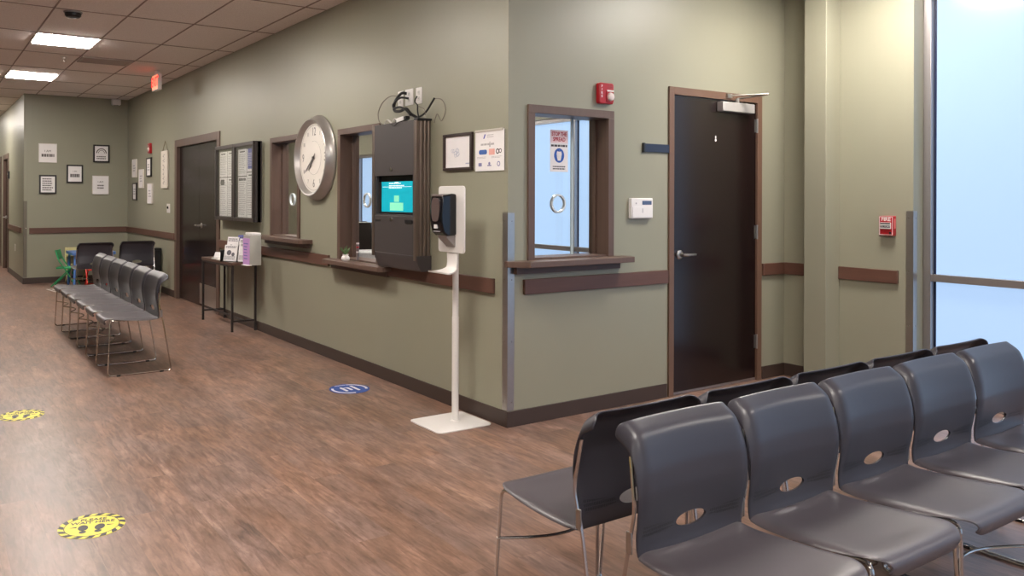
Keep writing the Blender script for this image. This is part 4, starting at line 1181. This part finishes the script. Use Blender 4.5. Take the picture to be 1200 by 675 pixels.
# pull station on the right wall
g = thing('fire_pull_station', on_long(3.043, 1.213, XR), 'red FIRE pull station on the wall beside the tall window', 'fire alarm')
part('housing', MB().rbox(-0.050, 0.050, -0.070, 0.070, 0.006, 0, 0.040), RED, g, bev=0.003)
part('rim_line', MB().box(-0.046, 0.046, 0.062, 0.065, 0.040, 0.0412).box(-0.046, 0.046, -0.065, -0.062, 0.040, 0.0412).box(-0.046, -0.043, -0.062, 0.062, 0.040, 0.0412).box(0.043, 0.046, -0.062, 0.062, 0.040, 0.0412), WHITEP, g)
part('lettering', MB().text('FIRE', 0, 0.045, 0.036, 0.040, 0.0012, bold=0.0006), WHITEP, g, 'white FIRE lettering')
part('pull_handle', MB().rbox(-0.036, 0.036, -0.022, 0.024, 0.004, 0.040, 0.052), mat('pull_handle_silver', (196, 196, 190), 0.35), g, bev=0.002)
part('handle_lettering', MB().box(-0.034, 0.034, 0.012, 0.020, 0.052, 0.0526).box(-0.034, 0.034, -0.012, 0.002, 0.052, 0.0526), BLACK, g)
part('handle_lettering', MB().text('PULL DOWN', 0, -0.005, 0.011, 0.0526, 0.0005), WHITEP, g)
part('key_lock', MB().disc(0.030, -0.050, 0.008, 0.008, 0.040, 0.0425), BLACK, g)
part('side_label', MB().box(0.050, 0.0512, -0.02, 0.05, 0.008, 0.030), mat('pale_red_label', (220, 120, 120), 0.5), g)

# ================================================================== SANITIZER STAND
SX, SY = 2.845, 4.128
g = thing('sanitizer_stand', T(SX, SY, 0), 'white floor stand with square base holding the hand sanitizer dispenser', 'stand')
part('base_plate', MB().rbox(-0.235, 0.165, -0.175, 0.175, 0.035, 0.0, 0.008), WHITEM, g, bev=0.002)
part('pole', MB().tube([(0, 0, 0.008), (0, 0, 0.66)], 0.0215, 20).tube([(0, 0, 0.655), (0, 0, 1.08)], 0.0195, 20), WHITEM, g)
part('pole_collar', MB().lathe([(0.030, 0.008), (0.030, 0.014), (0.0225, 0.018)], n=24), WHITEM, g)
PM = Matrix(((0, 0, -1, -0.022), (-1, 0, 0, 0.004), (0, 1, 0, 1.06), (0, 0, 0, 1)))
part('back_panel', MB().rbox(-0.142, 0.142, 0, 0.415, 0.022, 0, 0.012), WHITEM, g, bev=0.003, M=PM)
# drip tray: bracket, then a curved lip
tr = MB()
pf = [(0.0, 0.0), (0.0, -0.075), (0.02, -0.105), (0.085, -0.118), (0.125, -0.112)]
cv = catm([(a, b, 0) for a, b in pf], 5)
vs = []; fs = []
for i, p in enumerate(cv):
    tt = i / (len(cv) - 1); hw = 0.055 + 0.050 * min(1, max(0, (tt - 0.35) / 0.4))
    if tt > 0.85: hw -= 0.03 * ((tt - 0.85) / 0.15) ** 2
    for xx in (-hw, hw): vs.append((xx, p.y, p.x + 0.004)); vs.append((xx, p.y - 0.008, p.x + 0.002) if tt > 0.4 else (xx, p.y, p.x - 0.002))
for i in range(len(cv) - 1):
    a = 4 * i; b = a + 4
    fs += [(a, a + 2, b + 2, b), (a + 1, b + 1, b + 3, a + 3), (a, b, b + 1, a + 1), (a + 2, a + 3, b + 3, b + 2)]
fs += [(0, 1, 3, 2), (4 * len(cv) - 4, 4 * len(cv) - 2, 4 * len(cv) - 1, 4 * len(cv) - 3)]
tr.add(vs, fs)
part('drip_tray', tr, WHITEM, g, M=PM)
DM = T(SX, SY, 0) @ PM @ Matrix.Translation((0.0, 0.065, 0.012))
g = thing('sanitizer_dispenser', DM, 'black hand sanitizer dispenser on the white stand', 'dispenser')
bd = [(0.0, 0.06), (0.06, 0.07), (0.10, 0.062), (0.095, 0.115), (0.088, 0.16), (0.08, 0.20), (0.075, 0.27), (0.062, 0.29), (0.0, 0.285)]
# side outline (out, up): bulging front that tucks in at the bottom
out = [(0.0, 0.045), (0.070, 0.040), (0.098, 0.062), (0.112, 0.110), (0.115, 0.160), (0.110, 0.275), (0.098, 0.292), (0.030, 0.302), (0.0, 0.300)]
body = MB().prism([(b, a) for a, b in out], -0.065, 0.065, axis=0)
part('dispenser_body', body, GBLACK, g, bev=0.010)
part('nozzle_guard', MB().prism([(0.045, 0.0), (0.045, 0.075), (0.02, 0.055), (-0.03, 0.0)], -0.05, 0.05, axis=0), mat('smoke_grey_plastic', (142, 136, 134), 0.3), g, bev=0.004)
wn = MB(); seg = 24; pl = []
for j in range(seg):
    a = 2 * PI * j / seg
    pl.append((0.044 * math.copysign(abs(math.cos(a)) ** 0.6, math.cos(a)), 0.205 + 0.075 * math.copysign(abs(math.sin(a)) ** 0.8, math.sin(a)) * (1.0 if math.sin(a) < 0 else 0.95)))
wn.prism(pl, 0.108, 0.119)
part('level_window', wn, mat('smoked_window', (92, 78, 76), 0.12), g, 'smoky oval refill window')
part('top_cap', MB().box(-0.058, 0.058, 0.284, 0.298, 0.05, 0.113), mat('grey_brown_cap', (116, 104, 100), 0.3), g, bev=0.004)
part('label_sticker', MB().rbox(-0.016, 0.016, 0.088, 0.112, 0.003, 0.108, 0.1165), WHITEP, g)
part('brand_plate', MB().box(-0.03, 0.03, 0.068, 0.072, 0.1, 0.1115), INKL, g)

# ================================================================== FLOOR DECALS
DY = mat('decal_yellow', (226, 212, 66), 0.45, noise=0.05); DK = mat('decal_black', (38, 34, 36), 0.5); DB = mat('decal_blue', (36, 78, 160), 0.4)
def yellow_decal(x, y, rot, label):
    g = thing('floor_decal', T(x, y, 0, rot), label, 'floor sticker', 'yellow round floor stickers')
    part('decal_base', MB().disc(0, 0, 0.134, 0.134, 0, 0.0012, 48), DY, g)
    st = MB()
    for k in range(15):
        a = 2 * PI * k / 15
        n_ = 3
        # slanted hazard stripes
        p = [(0.134, a), (0.134, a + 0.21), (0.112, a + 0.33), (0.112, a + 0.12)]
        st.prism([(r_ * math.cos(t), r_ * math.sin(t)) for r_, t in p], 0.0012, 0.0016)
    part('hazard_stripes', st, DK, g)
    part('ring_line', MB().ring(0, 0, 0.108, 0.111, 0.0012, 0.0016, 48), DK, g)
    tx = MB().text('PLEASE', 0, 0.067, 0.034, 0.0012, 0.0006, bold=0.0006).text('WAIT HERE', 0, 0.036, 0.034, 0.0012, 0.0006, bold=0.0006)
    part('lettering', tx, DK, g, 'black PLEASE WAIT HERE lettering')
    for s in (-1, 1):
        part('footprint', MB().disc(s * 0.033, -0.018, 0.020, 0.030, 0.0012, 0.0018, rot=s * -0.12).disc(s * 0.030, -0.062, 0.014, 0.013, 0.0012, 0.0018), DK, g)
    part('arrow_marks', MB().prism([(-0.088, -0.006), (-0.060, -0.012), (-0.060, 0.0)], 0.0012, 0.0016).prism([(0.088, -0.006), (0.060, 0.0), (0.060, -0.012)], 0.0012, 0.0016), DK, g)
YR = -math.atan2(0.63, 3.64)
# text faces the camera side: its up direction runs down the room
yellow_decal(0.634, 3.640, R(-16), 'round yellow PLEASE WAIT HERE floor sticker nearest the camera')
yellow_decal(0.572, 5.722, R(-16), 'round yellow floor sticker farther away at the left edge')
g = thing('floor_decal', T(2.679, 5.252, 0, R(0)), 'round blue floor sticker with white stripes near the sanitizer stand', 'floor sticker')
part('decal_base', MB().disc(0, 0, 0.148, 0.148, 0, 0.0012, 48), DB, g)
part('white_arcs', MB().ring(0, 0, 0.115, 0.133, 0.0012, 0.0018, 24, a0=R(150), a1=R(265)).ring(0, 0, 0.115, 0.133, 0.0012, 0.0018, 24, a0=R(-30), a1=R(75)).lines(-0.06, 0.03, 0.112, 0.130, 1, 0.0012, 0.7, 0), WHITEP, g)
k = MB()
for (a, l) in ((-0.045, 0.06), (0.0, 0.045), (0.045, 0.075)):
    k.rbox(a - 0.011, a + 0.011, -l, l, 0.010, 0.0012, 0.0018)
k.rbox(-0.045, -0.01, 0.025, 0.042, 0.006, 0.0012, 0.0018)
part('white_stripes', k, WHITEP, g)

# ================================================================== LEDGE AND OFFICE THINGS
g = thing('potted_plant', T(2.985, 5.93, 0.878), 'tiny green succulent in a white pot on the low ledge', 'potted plant')
part('pot', MB().lathe([(0.018, 0.0), (0.032, 0.006), (0.036, 0.022), (0.030, 0.038), (0.022, 0.046), (0.027, 0.056), (0.024, 0.056), (0.020, 0.050)], n=24), WHITEP, g)
lv = MB()
for k in range(22):
    a = random.uniform(0, 2 * PI); t = random.uniform(0.1, 0.9); L_ = random.uniform(0.05, 0.085)
    d_ = Vector((math.cos(a) * t, math.sin(a) * t, 1)).normalized()
    p0 = Vector((0, 0, 0.05)); lv.tube([p0, p0 + d_ * L_ * .5, p0 + d_ * L_ + Vector((d_.x, d_.y, 0)) * 0.008], 0.004, 5, rr=[0.004, 0.0035, 0.0008])
part('leaves', lv, mat('succulent_green', (82, 116, 66), 0.5), g)
g = thing('candy_tube', T(3.03, 5.80, 0.892), 'slim striped tube with red and white bands on the low ledge', 'tube')
part('tube_body', MB().cyl((0, 0, 0), (0, 0, 0.145), 0.011, 14), mat('smoke_tube', (112, 104, 106), 0.3), g)
for z in (0.06, 0.10, 0.13): part('band', MB().cyl((0, 0, z), (0, 0, z + 0.012), 0.0118, 14), RED if z == 0.10 else WHITEP, g)

DESK = mat('desk_laminate', (112, 98, 88), 0.4)
g = thing('office_desk', T(3.62, 6.6, 0), 'pale office desk seen through the reception windows', 'desk')
part('desk_top', MB().box(-0.42, 0.30, -1.6, 1.6, 0.72, 0.75), DESK, g, bev=0.003)
for sy in (-1.5, 0, 1.5): part('desk_leg', MB().box(-0.38, 0.26, sy - 0.015, sy + 0.015, 0, 0.72), DESK, g)
g = thing('office_chair', T(4.45, 7.95, 0, R(30)), 'black office chair with curved back seen through the window beside the kiosk', 'chair')
part('seat', MB().rbox(-0.24, 0.24, -0.24, 0.24, 0.08, 0.46, 0.53), BLACK, g, bev=0.02)
v, f = grid_mesh(lambda u, t: ((t - .5) * 0.46 * (1 - .25 * u * u), 0.24 + 0.10 * u - 0.25 * (t - .5) ** 2 , 0.58 + 0.55 * u), 8, 8)
bme = bake(v, f, 0.035, 1, name='backrest'); part('backrest', bme, BLACK, g)
part('back_post', MB().tube([(0, 0.1, 0.48), (0, 0.28, 0.5), (0, 0.31, 0.75)], 0.02, 8), BLACK, g)
part('gas_post', MB().cyl((0, 0, 0.08), (0, 0, 0.46), 0.025, 14), CHROME, g)
for k in range(5):
    a = 2 * PI * k / 5
    part('base_arm', MB().tube([(0, 0, 0.11), (0.28 * math.cos(a), 0.28 * math.sin(a), 0.07)], 0.018, 8), BLACK, g)
    part('caster', MB().cyl((0.28 * math.cos(a), 0.28 * math.sin(a) - 0.02, 0.03), (0.28 * math.cos(a), 0.28 * math.sin(a) + 0.02, 0.03), 0.03, 14), BLACK, g)
g = thing('desktop_monitor', T(3.60, 6.95, 0.75, R(-60)), 'dark computer monitor seen through the window beside the kiosk', 'monitor')
part('screen_housing', MB().box(-0.25, 0.25, -0.015, 0.015, 0.12, 0.43), BLACK, g, bev=0.006, M=Matrix.Rotation(R(14), 4, 'X'))
part('stand', MB().cyl((0, 0, 0.01), (0, 0, 0.2), 0.02, 12).rbox(-0.11, 0.11, -0.08, 0.08, 0.02, 0, 0.012), BLACK, g)
g = thing('desktop_printer', T(3.45, 6.42, 0.75, R(-8)), 'white office printer seen through the window beside the kiosk', 'printer')
part('printer_body', MB().box(-0.16, 0.16, -0.18, 0.18, 0.0, 0.17), mat('printer_white', (200, 198, 200), 0.5), g, bev=0.012)
part('paper_slot', MB().box(-0.165, -0.158, -0.14, 0.14, 0.05, 0.07), DGREY, g)
part('output_paper', MB().box(-0.26, -0.15, -0.10, 0.10, 0.048, 0.052), PAPER, g)
g = thing('desktop_monitor', T(3.75, 8.1, 0.75, R(-75)), 'dark computer monitor with blue glow seen through the window left of the clock', 'monitor')
part('screen_housing', MB().box(-0.24, 0.24, -0.012, 0.012, 0.12, 0.40), BLACK, g, bev=0.006)
part('screen', MB().box(-0.225, 0.225, -0.0135, -0.012, 0.135, 0.385), mat('blue_glow_screen', (60, 80, 170), 0.2, noise=0, emit=0.4), g)
part('stand', MB().cyl((0, 0, 0.01), (0, 0, 0.2), 0.02, 12).rbox(-0.11, 0.11, -0.08, 0.08, 0.02, 0, 0.012), BLACK, g)
solo('paper_stack', MB().box(-0.11, 0.11, -0.15, 0.15, 0, 0.03), PAPER, T(3.36, 7.45, 0.75, R(10)), 'stack of white paper on the desk behind the window left of the clock', 'paper stack', bev=0.002)
OL = [(4.3, 6.0), (4.3, 9.2), (4.3, 12.2)]
for (x, y), wd in zip(OL, ('front', 'middle', 'far')):
    copy_thing(base, T(x, y, H), 'ceiling light panel in the %s of the office behind the reception windows' % wd)
for (x, y, wd) in ((0.4, 16.6, 'near'), (0.4, 19.6, 'far')):
    copy_thing(base, T(x, y, H), 'ceiling light panel at the %s end of the hallway beyond the back wall' % wd)
